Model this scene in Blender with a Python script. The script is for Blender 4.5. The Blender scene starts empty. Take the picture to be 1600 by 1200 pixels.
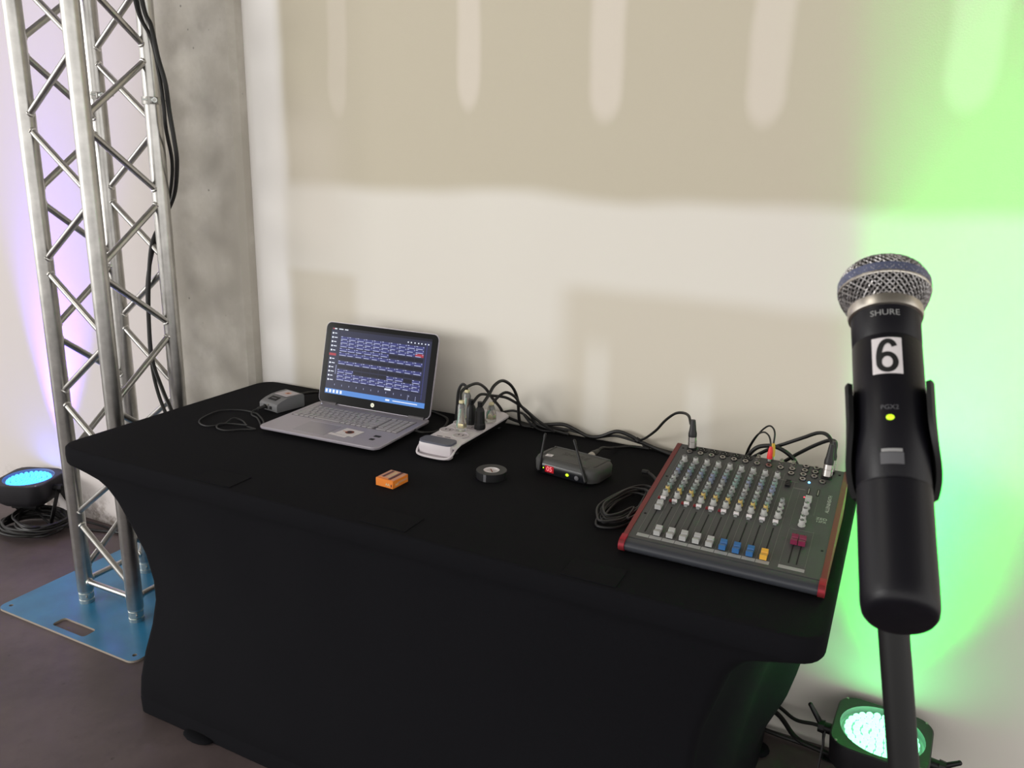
import bpy, bmesh, math, random
from mathutils import Vector, Matrix, noise
random.seed(7)
PI = math.pi
S = bpy.context.scene
C = S.collection

# ------------------------------------------------------------------ camera
def look_axes(yaw, pitch, roll):
    f = Vector((-math.sin(yaw)*math.cos(pitch), math.cos(yaw)*math.cos(pitch), -math.sin(pitch)))
    r = Vector((math.cos(yaw), math.sin(yaw), 0)); u = r.cross(f)
    c, s = math.cos(roll), math.sin(roll)
    return c*r+s*u, -s*r+c*u, f
CAM = Vector((1.8931, -1.2337, 1.4667))
CR, CU, CF = look_axes(0.4531, 0.2656, 0.0266)
cam = bpy.data.cameras.new('camera'); co = bpy.data.objects.new('camera', cam); C.objects.link(co)
co.matrix_world = Matrix(((CR.x, CU.x, -CF.x, CAM.x), (CR.y, CU.y, -CF.y, CAM.y), (CR.z, CU.z, -CF.z, CAM.z), (0, 0, 0, 1)))
cam.sensor_width = 36; cam.lens = 36*1258.85/1600; cam.clip_start = 0.02
cam.dof.use_dof = True; cam.dof.focus_distance = 1.75; cam.dof.aperture_fstop = 20
S.camera = co

# ------------------------------------------------------------------ light and exposure
S.view_settings.view_transform = 'Standard'; S.view_settings.look = 'None'
S.view_settings.gamma = 1; S.view_settings.exposure = 0.0; S.view_settings.use_curve_mapping = False
W = bpy.data.worlds.new('world'); S.world = W; W.use_nodes = True
W.node_tree.nodes['Background'].inputs[0].default_value = (1.0, 0.975, 0.94, 1)
W.node_tree.nodes['Background'].inputs[1].default_value = 1.62

def area(name, loc, target, size, size_y, power, col, spread=None, shape='RECTANGLE'):
    l = bpy.data.lights.new(name, 'AREA'); l.shape = shape; l.size = size; l.size_y = size_y
    l.energy = power; l.color = col
    if spread: l.spread = spread
    o = bpy.data.objects.new(name, l); C.objects.link(o); o.location = loc
    o.rotation_euler = (Vector(target)-Vector(loc)).to_track_quat('-Z', 'Y').to_euler()
    return o
area('doorway_daylight', (-11.0, -10.6, 2.6), (0.7, 0.75, 0.95), 5.2, 3.2, 920, (1, 0.985, 0.955))
area('overhead_fill', (-0.6, -1.8, 3.70), (0.2, 0.3, 1.0), 1.4, 1.4, 30, (1, 0.95, 0.85))  # unseen overhead light, added for the warm highlights on the truss

# ------------------------------------------------------------------ materials
def lin(c):
    c = c/255.0
    return c/12.92 if c <= 0.04045 else ((c+0.055)/1.055)**2.4
def rgb(r, g, b): return (lin(r), lin(g), lin(b), 1)
def mat(name, col, rough=0.5, metal=0.0, emit=None, es=0.0, spec=0.5, bump=None, var=None, alpha=None, trans=0.0, coat=0.0):
    """bump=(scale, strength), var=(scale, amount): fine procedural relief and colour wear"""
    m = bpy.data.materials.new(name); m.use_nodes = True
    nt = m.node_tree; b = nt.nodes['Principled BSDF']
    b.inputs['Base Color'].default_value = col; b.inputs['Roughness'].default_value = rough
    b.inputs['Metallic'].default_value = metal; b.inputs['Specular IOR Level'].default_value = spec
    b.inputs['Transmission Weight'].default_value = trans; b.inputs['Coat Weight'].default_value = coat
    if emit: b.inputs['Emission Color'].default_value = emit; b.inputs['Emission Strength'].default_value = es
    if alpha is not None: b.inputs['Alpha'].default_value = alpha
    tc = None
    if bump or var:
        tc = nt.nodes.new('ShaderNodeTexCoord')
    if bump:
        n = nt.nodes.new('ShaderNodeTexNoise'); n.inputs['Scale'].default_value = bump[0]; n.inputs['Detail'].default_value = 4
        nt.links.new(tc.outputs['Object'], n.inputs['Vector'])
        bp = nt.nodes.new('ShaderNodeBump'); bp.inputs['Strength'].default_value = bump[1]; bp.inputs['Distance'].default_value = 0.002
        nt.links.new(n.outputs['Fac'], bp.inputs['Height']); nt.links.new(bp.outputs['Normal'], b.inputs['Normal'])
    if var:
        n = nt.nodes.new('ShaderNodeTexNoise'); n.inputs['Scale'].default_value = var[0]; n.inputs['Detail'].default_value = 5
        nt.links.new(tc.outputs['Object'], n.inputs['Vector'])
        mr = nt.nodes.new('ShaderNodeMapRange'); mr.inputs['From Min'].default_value = 0.3; mr.inputs['From Max'].default_value = 0.7
        mr.inputs['To Min'].default_value = 1-var[1]; mr.inputs['To Max'].default_value = 1+var[1]
        nt.links.new(n.outputs['Fac'], mr.inputs['Value'])
        vm = nt.nodes.new('ShaderNodeVectorMath'); vm.operation = 'SCALE'; vm.inputs[0].default_value = col[:3]
        nt.links.new(mr.outputs['Result'], vm.inputs['Scale']); nt.links.new(vm.outputs['Vector'], b.inputs['Base Color'])
    return m

class G:
    """little expression helper over shader nodes"""
    def __init__(s, nt): s.nt = nt
    def math(s, op, a, b=None, clamp=False):
        n = s.nt.nodes.new('ShaderNodeMath'); n.operation = op; n.use_clamp = clamp
        for i, v in enumerate((a, b)):
            if v is None: continue
            if isinstance(v, (int, float)): n.inputs[i].default_value = v
            else: s.nt.links.new(v, n.inputs[i])
        return n.outputs[0]
    def step(s, v, lo, hi):
        n = s.nt.nodes.new('ShaderNodeMapRange'); n.interpolation_type = 'SMOOTHSTEP'
        n.inputs['From Min'].default_value = min(lo, hi); n.inputs['From Max'].default_value = max(lo, hi)
        if hi < lo: n.inputs['To Min'].default_value = 1; n.inputs['To Max'].default_value = 0
        s.nt.links.new(v, n.inputs['Value']); return n.outputs['Result']
    def box(s, x, z, x0, x1, z0, z1, sx=0.03, sz=0.03):
        a = s.math('MULTIPLY', s.step(x, x0-sx, x0+sx), s.step(x, x1+sx, x1-sx))
        b = s.math('MULTIPLY', s.step(z, z0-sz, z0+sz), s.step(z, z1+sz, z1-sz))
        return s.math('MULTIPLY', a, b)
    def mix(s, f, a, b):
        n = s.nt.nodes.new('ShaderNodeMix'); n.data_type = 'RGBA'
        s.nt.links.new(f, n.inputs['Factor']) if not isinstance(f, (int, float)) else setattr(n.inputs['Factor'], 'default_value', f)
        for k, v in (('A', a), ('B', b)):
            sk = [i for i in n.inputs if i.name == k and i.type == 'RGBA'][0]
            if isinstance(v, tuple): sk.default_value = v
            else: s.nt.links.new(v, sk)
        return [o for o in n.outputs if o.type == 'RGBA'][0]
    def noise(s, vec, scale, detail=4, rough=0.5):
        n = s.nt.nodes.new('ShaderNodeTexNoise'); n.inputs['Scale'].default_value = scale
        n.inputs['Detail'].default_value = detail; n.inputs['Roughness'].default_value = rough
        s.nt.links.new(vec, n.inputs['Vector']); return n.outputs['Fac']

def wall_material():
    m = bpy.data.materials.new('taped_plasterboard'); m.use_nodes = True
    nt = m.node_tree; g = G(nt); b = nt.nodes['Principled BSDF']
    tc = nt.nodes.new('ShaderNodeTexCoord'); sp = nt.nodes.new('ShaderNodeSeparateXYZ')
    nt.links.new(tc.outputs['Object'], sp.inputs[0])
    X, Z = sp.outputs['X'], sp.outputs['Z']; P = tc.outputs['Object']
    w1 = g.math('MULTIPLY', g.math('SUBTRACT', g.noise(P, 2.3, 2), 0.5), 0.05)
    w2 = g.math('MULTIPLY', g.math('SUBTRACT', g.noise(P, 1.7, 2), 0.5), 0.07)
    x = g.math('ADD', X, w1); z = g.math('ADD', Z, w2)
    white = rgb(236, 232, 223); board = rgb(205, 197, 178); board2 = rgb(215, 207, 191); lightp = rgb(229, 220, 208)
    col = g.mix(g.noise(P, 1.6, 2), white, rgb(230, 225, 216))
    # bare board above the taped horizontal joint
    mb = g.box(x, z, 0.125, 9, 1.385, 9, 0.022, 0.030)
    col = g.mix(mb, col, board)
    col = g.mix(g.math('MULTIPLY', g.step(x, 0.135, 0.085), g.step(X, -0.3, -0.2)), col, rgb(246, 243, 240))  # white joint by the column, lightened in colour to offset the truss shadow
    col = g.mix(g.step(X, -0.2, -0.3), col, rgb(222, 215, 213))  # wall left of the column darkened in colour to offset stronger light there
    # pale vertical wash at the corner joint by the column
    col = g.mix(g.math('MULTIPLY', g.box(X, Z, 0.09, 0.32, 1.2, 1.62, 0.09, 0.12), 0.35), col, lightp)
    # thinner coats lower down where the board shows through
    col = g.mix(g.math('MULTIPLY', g.box(x, z, 0.12, 0.37, 0.3, 1.128, 0.03, 0.02), 0.75), col, board2)
    col = g.mix(g.math('MULTIPLY', g.box(x, z, 1.06, 1.80, 0.3, 1.145, 0.05, 0.035), 0.85), col, board2)
    col = g.mix(g.math('MULTIPLY', g.box(x, z, 0.60, 1.06, 0.3, 0.98, 0.03, 0.06), 0.25), col, board2)
    # compound over the screw rows: vertical streaks with rounded ends
    for cx, zb, hw, amt in ((0.33, 1.60, 0.032, 0.45), (0.757, 1.615, 0.034, 0.85), (1.148, 1.585, 0.042, 0.9), (1.553, 1.575, 0.044, 0.85), (1.945, 1.605, 0.048, 0.8), (2.35, 1.60, 0.045, 0.8), (-0.75, 1.6, 0.04, 0.5)):
        dx = g.math('DIVIDE', g.math('ABSOLUTE', g.math('SUBTRACT', x, cx-0.0)), hw)
        dz = g.math('DIVIDE', g.math('MAXIMUM', g.math('SUBTRACT', zb+0.07, Z), 0.0), 0.075)
        d = g.math('ADD', g.math('MULTIPLY', dx, dx), g.math('MULTIPLY', dz, dz))
        col = g.mix(g.math('MULTIPLY', g.step(d, 1.7, 0.35), amt*0.85), col, lightp)
    for cx, zt in ((1.165, 0.99), (1.46, 0.93)):
        col = g.mix(g.math('MULTIPLY', g.box(x, z, cx-0.035, cx+0.035, 0.3, zt, 0.02, 0.05), 0.6), col, white)
    # scuffs at the foot of the wall
    n = g.noise(P, 9, 6, 0.7)
    sc = g.math('MULTIPLY', g.math('MULTIPLY', g.step(Z, 0.16, 0.02), g.step(n, 0.47, 0.60)), g.step(X, 0.2, -0.4))
    col = g.mix(g.math('MULTIPLY', sc, 0.7), col, rgb(120, 105, 92))
    nt.links.new(col, b.inputs['Base Color']); b.inputs['Roughness'].default_value = 0.85; b.inputs['Specular IOR Level'].default_value = 0.2
    bp = nt.nodes.new('ShaderNodeBump'); bp.inputs['Strength'].default_value = 0.12; bp.inputs['Distance'].default_value = 0.003
    h = g.math('ADD', g.math('MULTIPLY', g.noise(P, 260, 2), g.math('ADD', g.math('MULTIPLY', mb, 0.8), 0.25)), g.math('MULTIPLY', g.noise(P, 5, 3), 0.5))
    nt.links.new(h, bp.inputs['Height']); nt.links.new(bp.outputs['Normal'], b.inputs['Normal'])
    return m

def concrete_material(name, base, dark, scale, rough, spots):
    m = bpy.data.materials.new(name); m.use_nodes = True
    nt = m.node_tree; g = G(nt); b = nt.nodes['Principled BSDF']
    tc = nt.nodes.new('ShaderNodeTexCoord'); P = tc.outputs['Object']
    col = g.mix(g.step(g.noise(P, scale, 6, 0.6), 0.35, 0.68), dark, base)
    col = g.mix(g.math('MULTIPLY', g.step(g.noise(P, scale*4.5, 5, 0.65), 0.5, 0.72), 0.5), col, dark)
    v = nt.nodes.new('ShaderNodeTexVoronoi'); v.inputs['Scale'].default_value = spots
    nt.links.new(P, v.inputs['Vector'])
    pit = g.math('MULTIPLY', g.step(v.outputs['Distance'], 0.11, 0.05), g.step(g.noise(P, spots*0.35, 2), 0.48, 0.6))
    col = g.mix(g.math('MULTIPLY', pit, 0.7), col, tuple(c*0.35 for c in dark[:3])+(1,))
    nt.links.new(col, b.inputs['Base Color']); b.inputs['Roughness'].default_value = rough
    bp = nt.nodes.new('ShaderNodeBump'); bp.inputs['Strength'].default_value = 0.25; bp.inputs['Distance'].default_value = 0.004
    h = g.math('SUBTRACT', g.noise(P, scale*9, 5), g.math('MULTIPLY', pit, 0.8))
    nt.links.new(h, bp.inputs['Height']); nt.links.new(bp.outputs['Normal'], b.inputs['Normal'])
    return m

M = {}
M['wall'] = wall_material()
M['column'] = concrete_material('cast_concrete', rgb(208, 203, 194), rgb(180, 174, 164), 3.2, 0.8, 22)
M['floor'] = concrete_material('worn_concrete_floor', rgb(104, 91, 91), rgb(80, 69, 69), 2.2, 0.55, 16)
M['ceiling'] = mat('grey_ceiling', rgb(120, 118, 114), 0.9, var=(2, 0.1))
M['alu'] = mat('brushed_aluminium', (0.52, 0.51, 0.49, 1), 0.33, 1.0, var=(30, 0.12), bump=(140, 0.06))
M['weld'] = mat('weld_bead', (0.75, 0.74, 0.71, 1), 0.3, 1.0, bump=(300, 0.5))
M['steel'] = mat('dull_steel', (0.42, 0.41, 0.39, 1), 0.42, 1.0)
M['zinc'] = mat('zinc', (0.62, 0.66, 0.64, 1), 0.35, 1.0)
M['nickel'] = mat('nickel', (0.40, 0.38, 0.36, 1), 0.35, 1.0)
M['plate'] = mat('blue_painted_plywood', rgb(52, 128, 172), 0.28, spec=0.5, var=(7, 0.18), bump=(60, 0.05))
M['ply_edge'] = mat('plywood_edge', rgb(160, 150, 138), 0.8)
M['hole'] = mat('dark_hole', rgb(20, 20, 20), 0.9)
M['fabric'] = mat('black_stretch_fabric', rgb(17, 17, 21), 0.9, spec=0.12, bump=(900, 0.25))
M['fabric_edge'] = M['fabric']
M['blackplastic'] = mat('black_plastic', rgb(20, 20, 22), 0.45, spec=0.4, bump=(500, 0.1))
M['parbody'] = mat('black_moulded_housing', rgb(34, 33, 37), 0.5, bump=(250, 0.2))
M['cable'] = mat('black_rubber_cable', rgb(20, 19, 19), 0.5)
M['cable_thin'] = mat('dark_grey_cable', rgb(34, 34, 36), 0.55)
M['silver'] = mat('silver_laptop_shell', rgb(176, 170, 180), 0.42, 0.35, bump=(400, 0.03))
M['key'] = mat('silver_key', rgb(168, 164, 168), 0.5, 0.1)
M['keywell'] = mat('key_well', rgb(96, 93, 97), 0.6)
M['pad'] = mat('touchpad', rgb(160, 155, 166), 0.35, 0.25)
M['gloss'] = mat('glossy_black_bezel', rgb(8, 8, 9), 0.12, spec=0.12)
M['screen_bg'] = mat('screen_dark', rgb(8, 8, 12), 0.25, spec=0.12, emit=rgb(44, 46, 70), es=1.0)
M['screen_cell'] = mat('screen_cell', rgb(8, 8, 12), 0.25, spec=0.12, emit=rgb(62, 66, 122), es=1.0)
M['screen_dark'] = mat('screen_gap', rgb(8, 8, 12), 0.25, spec=0.12, emit=rgb(24, 24, 40), es=1.0)
M['screen_line'] = mat('screen_line', rgb(8, 8, 12), 0.25, spec=0.12, emit=rgb(178, 184, 226), es=1.0)
M['screen_red'] = mat('screen_red', rgb(8, 8, 12), 0.25, spec=0.12, emit=rgb(170, 60, 72), es=1.0)
M['screen_bar'] = mat('screen_taskbar', rgb(8, 8, 12), 0.25, spec=0.12, emit=rgb(88, 140, 215), es=1.0)
M['screen_white'] = mat('screen_icon', rgb(8, 8, 12), 0.25, emit=rgb(225, 232, 250), es=1.0)
M['paper'] = mat('white_paper', rgb(220, 214, 216), 0.6)
M['paper2'] = mat('dim_white_label', rgb(188, 180, 184), 0.6)
M['ink_brown'] = mat('brown_ink', rgb(120, 62, 40), 0.6)
M['ink_black'] = mat('black_ink', rgb(18, 18, 20), 0.6)
M['ink_grey'] = mat('grey_print', rgb(150, 150, 150), 0.6)
M['ink_dim'] = mat('dim_print', rgb(92, 92, 96), 0.6)
M['logo'] = mat('pale_logo', rgb(225, 225, 205), 0.4, emit=rgb(220, 220, 190), es=0.35)
M['greybox'] = mat('grey_box_plastic', rgb(112, 112, 114), 0.55, bump=(600, 0.08))
M['white_plastic'] = mat('white_plastic', rgb(215, 208, 212), 0.38)
M['slate'] = mat('slate_grey_plastic', rgb(92, 94, 106), 0.42)
M['clear'] = mat('clear_plastic', (0.86, 0.87, 0.83, 1), 0.22, trans=0.85)
M['brass'] = mat('brass', (0.75, 0.62, 0.34, 1), 0.35, 1.0)
M['green_wire'] = mat('green_wire', rgb(70, 170, 140), 0.5)
M['brown_wire'] = mat('brown_wire', rgb(120, 80, 50), 0.5)
M['cream'] = mat('cream_plastic', rgb(215, 205, 165), 0.5)
M['orange'] = mat('orange_card', rgb(238, 136, 48), 0.45)
M['peach'] = mat('printed_peach', rgb(208, 150, 122), 0.45)
M['maroon'] = mat('printed_maroon', rgb(84, 36, 38), 0.5)
M['tape'] = mat('black_vinyl_tape', rgb(30, 30, 32), 0.4, spec=0.35)
M['rx'] = mat('charcoal_receiver', rgb(66, 66, 65), 0.6, bump=(500, 0.08))
M['rx_front'] = mat('gloss_receiver_front', rgb(22, 23, 27), 0.22)
M['led_red'] = mat('red_led', rgb(90, 0, 0), 0.4, emit=(1, 0.22, 0.25, 1), es=1.0)
M['led_redp'] = mat('red_display_glow', rgb(50, 0, 0), 0.4, emit=(0.42, 0.0, 0.008, 1), es=0.8)
M['led_green'] = mat('green_led', rgb(60, 90, 0), 0.4, emit=(0.55, 0.9, 0.02, 1), es=1.6)
M['led_blue'] = mat('blue_led', rgb(20, 60, 160), 0.4, emit=(0.15, 0.5, 1, 1), es=4)
M['led_pink'] = mat('dim_red_led', rgb(160, 40, 60), 0.4, emit=(1, 0.1, 0.15, 1), es=0.9)
M['mixpanel'] = mat('mixer_panel', rgb(72, 72, 73), 0.5, spec=0.35, bump=(700, 0.05))
M['mixbody'] = mat('mixer_body', rgb(58, 60, 66), 0.36, spec=0.4)
M['mixred'] = mat('red_side_trim', rgb(118, 36, 40), 0.5, spec=0.35)
M['mixcap'] = mat('red_end_cap', rgb(150, 22, 42), 0.42, spec=0.4)
M['knob'] = mat('pale_grey_knob', rgb(172, 172, 169), 0.45)
M['knob_d'] = mat('grey_knob', rgb(140, 143, 143), 0.45)
M['knob_b'] = mat('bluish_knob', rgb(126, 133, 156), 0.45)
M['knob_g'] = mat('greenish_knob', rgb(128, 148, 144), 0.45)
M['gold'] = mat('yellow_knob', rgb(196, 170, 100), 0.45)
M['fader_w'] = mat('white_fader', rgb(168, 168, 167), 0.45)
M['fader_b'] = mat('blue_fader', rgb(48, 100, 156), 0.45)
M['fader_y'] = mat('yellow_fader', rgb(222, 168, 62), 0.45)
M['fader_m'] = mat('crimson_fader', rgb(118, 30, 64), 0.45)
M['print'] = mat('panel_print', rgb(108, 108, 105), 0.6)
M['printw'] = mat('panel_print_light', rgb(156, 156, 155), 0.6)
M['red_rca'] = mat('red_rubber', rgb(226, 44, 48), 0.4)
M['yellow_rca'] = mat('yellow_rubber', rgb(222, 180, 50), 0.4)
M['mic'] = mat('mic_black', rgb(15, 14, 21), 0.42, spec=0.3, bump=(700, 0.05))
M['mic2'] = mat('mic_satin_black', rgb(16, 16, 17), 0.5, spec=0.35)
M['clip'] = mat('black_rubber_clip', rgb(17, 17, 18), 0.55, spec=0.35)
M['mesh'] = mat('grille_wire', (0.36, 0.345, 0.345, 1), 0.38, 1.0)
M['band'] = mat('blue_grey_band', rgb(100, 106, 134), 0.4, 0.4)
M['foam'] = mat('dark_foam', rgb(22, 22, 22), 0.95)
M['collar'] = mat('collar_metal', (0.62, 0.58, 0.52, 1), 0.35, 1.0)
M['led_par_blue'] = mat('blue_led_lens', rgb(60, 120, 200), 0.2, emit=(0.045, 0.30, 1.0, 1), es=3.0)
M['led_par_green'] = mat('green_led_lens', rgb(60, 200, 120), 0.2, emit=(0.24, 1.0, 0.46, 1), es=3.4)
M['parrim'] = mat('reflector_rim', rgb(130, 130, 135), 0.3)
M['parface'] = mat('led_board', rgb(150, 150, 155), 0.4)

# ------------------------------------------------------------------ geometry helpers
def rot_to(d):
    return Vector((0, 0, 1)).rotation_difference(Vector(d).normalized()).to_matrix().to_4x4()
def frame(p, d): return Matrix.Translation(Vector(p)) @ rot_to(d)
def RZ(deg): return Matrix.Rotation(math.radians(deg), 4, 'Z')
def T(x, y, z): return Matrix.Translation((x, y, z))

class MB:
    def __init__(s): s.v = []; s.f = []; s.m = []
    def raw(s, vs, fs, mi=0, mx=None):
        o = len(s.v)
        s.v += [tuple(mx @ Vector(p)) if mx is not None else tuple(p) for p in vs]
        s.f += [tuple(o+i for i in f) for f in fs]; s.m += [mi]*len(fs)
        return s
    def bm(s, b, mi=0, mx=None):
        b.verts.index_update()
        s.raw([v.co[:] for v in b.verts], [[v.index for v in f.verts] for f in b.faces], mi, mx); b.free(); return s
    def box(s, c, d, mi=0, mx=None, bev=0.0, seg=2):
        b = bmesh.new(); bmesh.ops.create_cube(b, size=1)
        for v in b.verts: v.co = Vector((v.co.x*d[0]+c[0], v.co.y*d[1]+c[1], v.co.z*d[2]+c[2]))
        if bev: bmesh.ops.bevel(b, geom=list(b.edges), offset=bev, segments=seg, profile=0.5, affect='EDGES')
        return s.bm(b, mi, mx)
    def cyl(s, p0, p1, r0, r1=None, n=16, mi=0, mx=None, cap=True):
        p0, p1 = Vector(p0), Vector(p1); L = (p1-p0).length; r1 = r0 if r1 is None else r1
        return s.lathe([(r0, 0), (r1, L)], n, mi, (mx if mx is not None else Matrix())@frame(p0, p1-p0), cap)
    def lathe(s, prof, n=24, mi=0, mx=None, cap=True):
        vs = []; fs = []; k = len(prof)
        for r, z in prof:
            for i in range(n):
                a = 2*PI*i/n; vs.append((max(r, 1e-5)*math.cos(a), max(r, 1e-5)*math.sin(a), z))
        for j in range(k-1):
            for i in range(n):
                fs.append((j*n+i, j*n+(i+1) % n, (j+1)*n+(i+1) % n, (j+1)*n+i))
        if cap:
            fs.append(tuple(range(n-1, -1, -1))); fs.append(tuple((k-1)*n+i for i in range(n)))
        return s.raw(vs, fs, mi, mx)
    def tube(s, pts, r, n=8, mi=0, mx=None, closed=False):
        P = [Vector(p) for p in pts]; k = len(P); vs = []; fs = []
        up = None
        for j in range(k):
            a = P[(j-1) % k] if (closed or j > 0) else P[j]; b = P[(j+1) % k] if (closed or j < k-1) else P[j]
            t = (b-a).normalized()
            if up is None: up = t.orthogonal().normalized()
            else:
                up = (up - t*up.dot(t)); up = up.normalized() if up.length > 1e-6 else t.orthogonal().normalized()
            w = t.cross(up); rr = r[j] if isinstance(r, (list, tuple)) else r
            for i in range(n):
                q = 2*PI*i/n; vs.append(tuple(P[j]+(up*math.cos(q)+w*math.sin(q))*rr))
        for j in range(k if closed else k-1):
            j2 = (j+1) % k
            for i in range(n): fs.append((j*n+i, j*n+(i+1) % n, j2*n+(i+1) % n, j2*n+i))
        if not closed: fs.append(tuple(range(n-1, -1, -1))); fs.append(tuple((k-1)*n+i for i in range(n)))
        return s.raw(vs, fs, mi, mx)
    def prism(s, outer, z0, z1, mi=0, mx=None, holes=(), side_mi=None):
        b = bmesh.new(); loops = []
        for lp in [outer]+list(holes):
            vs = [b.verts.new((p[0], p[1], z0)) for p in lp]
            es = [b.edges.new((vs[i], vs[(i+1) % len(vs)])) for i in range(len(vs))]; loops.append((vs, es))
        if holes: bmesh.ops.triangle_fill(b, use_beauty=True, edges=[e for l in loops for e in l[1]])
        else: b.faces.new(loops[0][0])
        b.verts.index_update(); base = [v.co.copy() for v in b.verts]; fs = [[v.index for v in f.verts] for f in b.faces]
        lidx = [[v.index for v in l[0]] for l in loops]; b.free()
        n = len(base); vs = [tuple(v) for v in base]+[(v.x, v.y, z1) for v in base]
        # orient: z0 face down
        F = []
        for f in fs:
            a, bb, c = base[f[0]], base[f[1]], base[f[2]]
            up = (bb-a).cross(c-a).z > 0
            F.append(tuple(reversed(f)) if up else tuple(f)); F.append(tuple(i+n for i in (f if up else reversed(f))))
        s.raw(vs, F, mi, mx); 
        SF = []
        for li, l in enumerate(lidx):
            ar = sum(base[l[i]].x*base[l[(i+1) % len(l)]].y-base[l[(i+1) % len(l)]].x*base[l[i]].y for i in range(len(l)))
            ccw = ar > 0
            if li: ccw = not ccw
            for i in range(len(l)):
                p, q = l[i], l[(i+1) % len(l)]
                SF.append((p, q, q+n, p+n) if ccw else (q, p, p+n, q+n))
        s.raw(vs, SF, mi if side_mi is None else side_mi, mx); return s
    def sphere(s, c, r, n=10, mi=0, mx=None, sc=(1, 1, 1)):
        b = bmesh.new(); bmesh.ops.create_uvsphere(b, u_segments=n, v_segments=max(4, n//2+1), radius=r)
        for v in b.verts: v.co = Vector((v.co.x*sc[0]+c[0], v.co.y*sc[1]+c[1], v.co.z*sc[2]+c[2]))
        return s.bm(b, mi, mx)
    def mesh(s, name, mats, smooth=38):
        me = bpy.data.meshes.new(name); me.from_pydata(s.v, [], s.f)
        for m in (mats if isinstance(mats, (list, tuple)) else [mats]): me.materials.append(m)
        me.polygons.foreach_set('material_index', s.m)
        if smooth:
            me.polygons.foreach_set('use_smooth', [True]*len(me.polygons)); me.set_sharp_from_angle(angle=math.radians(smooth))
        me.update(); return me

def link(name, me, parent=None, loc=None, rot=None, kind=None):
    o = bpy.data.objects.new(name, me); C.objects.link(o)
    if parent: o.parent = parent
    if loc is not None: o.location = loc
    if rot is not None: o.rotation_euler = rot
    if kind: o['kind'] = kind
    return o
def part(name, mb, mats, parent, label=None, kind=None, smooth=38):
    o = link(name, mb.mesh(name, mats, smooth), parent, kind=kind)
    if label: o['label'] = label
    return o
def thing(name, label, cat, loc=(0, 0, 0), rz=0, group=None):
    o = bpy.data.objects.new(name, None); C.objects.link(o); o.empty_display_size = 0.05
    o.location = loc; o.rotation_euler = (0, 0, math.radians(rz))
    o['label'] = label; o['category'] = cat
    if group: o['group'] = group
    return o
def single(name, mb, mats, label, cat, group=None, origin=None, smooth=38):
    """a thing that is one mesh, given in room coordinates; its origin is moved to its base"""
    if origin is None:
        zmin = min(p[2] for p in mb.v); n = len(mb.v)
        origin = (sum(p[0] for p in mb.v)/n, sum(p[1] for p in mb.v)/n, zmin)
    mb.v = [(p[0]-origin[0], p[1]-origin[1], p[2]-origin[2]) for p in mb.v]
    o = link(name, mb.mesh(name, mats, smooth), None, origin)
    o['label'] = label; o['category'] = cat
    if group: o['group'] = group
    return o
def struct(name, mb, m, smooth=0):
    return link(name, mb.mesh(name, m, smooth), kind='structure')
def spline(pts, k=8, closed=False):
    P = [Vector(p) for p in pts]; n = len(P); out = []
    for i in range(n if closed else n-1):
        if closed: a, b, c, d = P[i-1], P[i], P[(i+1) % n], P[(i+2) % n]
        else: a, b, c, d = P[max(i-1, 0)], P[i], P[i+1], P[min(i+2, n-1)]
        for j in range(k):
            t = j/k
            out.append(0.5*((2*b)+(c-a)*t+(2*a-5*b+4*c-d)*t*t+(3*b-a-3*c+d)*t**3))
    if not closed: out.append(P[-1])
    return out
def rrect(x0, x1, y0, y1, r, n=6):
    o = []
    for cx, cy, a0 in ((x1-r, y1-r, 0), (x0+r, y1-r, 90), (x0+r, y0+r, 180), (x1-r, y0+r, 270)):
        for i in range(n+1):
            a = math.radians(a0+90*i/n); o.append((cx+r*math.cos(a), cy+r*math.sin(a)))
    return o

# lettering: font outlines turned to flat meshes (made once, before the scene grows)
_txt = {}
def text(s, size, spacing=1.0):
    k = (s, size)
    if k not in _txt:
        cu = bpy.data.curves.new('lettering', 'FONT'); cu.body = s; cu.size = size; cu.align_x = 'CENTER'; cu.align_y = 'CENTER'
        cu.space_character = spacing; cu.resolution_u = 3; cu.offset = size*(0.02 if s in ('ALLEN&HEATH', 'ZED', '12FX', 'AA', '05') else (0.012 if s == '6' else 0))
        o = bpy.data.objects.new('lettering', cu); C.objects.link(o)
        me = bpy.data.meshes.new_from_object(o.evaluated_get(bpy.context.evaluated_depsgraph_get()))
        _txt[k] = ([v.co[:] for v in me.vertices], [tuple(p.vertices) for p in me.polygons])
        bpy.data.objects.remove(o); bpy.data.meshes.remove(me); bpy.data.curves.remove(cu)
    return _txt[k]
for a in (('6', .0205), ('SHURE', .0054), ('PGX2', .0038), ('05', .0165), ('AA', .009), ('hp', .0062), ('ALLEN&HEATH', .0098), ('ZED', .011), ('12FX', .009), ('SHURE', .024), ('n', .011)): text(*a)

# ------------------------------------------------------------------ setting
WY = 0.773
mb = MB(); mb.box((0, (WY+6.0)/2-6.0, -0.1), (12.0, WY+6.0, 0.2)); struct('floor', mb, M['floor'])
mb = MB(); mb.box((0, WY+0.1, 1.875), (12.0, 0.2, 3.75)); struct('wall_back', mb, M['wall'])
mb = MB(); mb.box((0, (WY-6.0)/2, 3.85), (12.0, WY+6.0, 0.2)); struct('ceiling', mb, M['ceiling'])
mb = MB()
mb.prism([(-0.42, WY), (-0.42, 0.735), (-0.41, 0.725), (-0.045, 0.725), (-0.028, 0.742), (-0.028, WY)], 0, 3.75)
struct('concrete_column', mb, M['column'])

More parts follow.
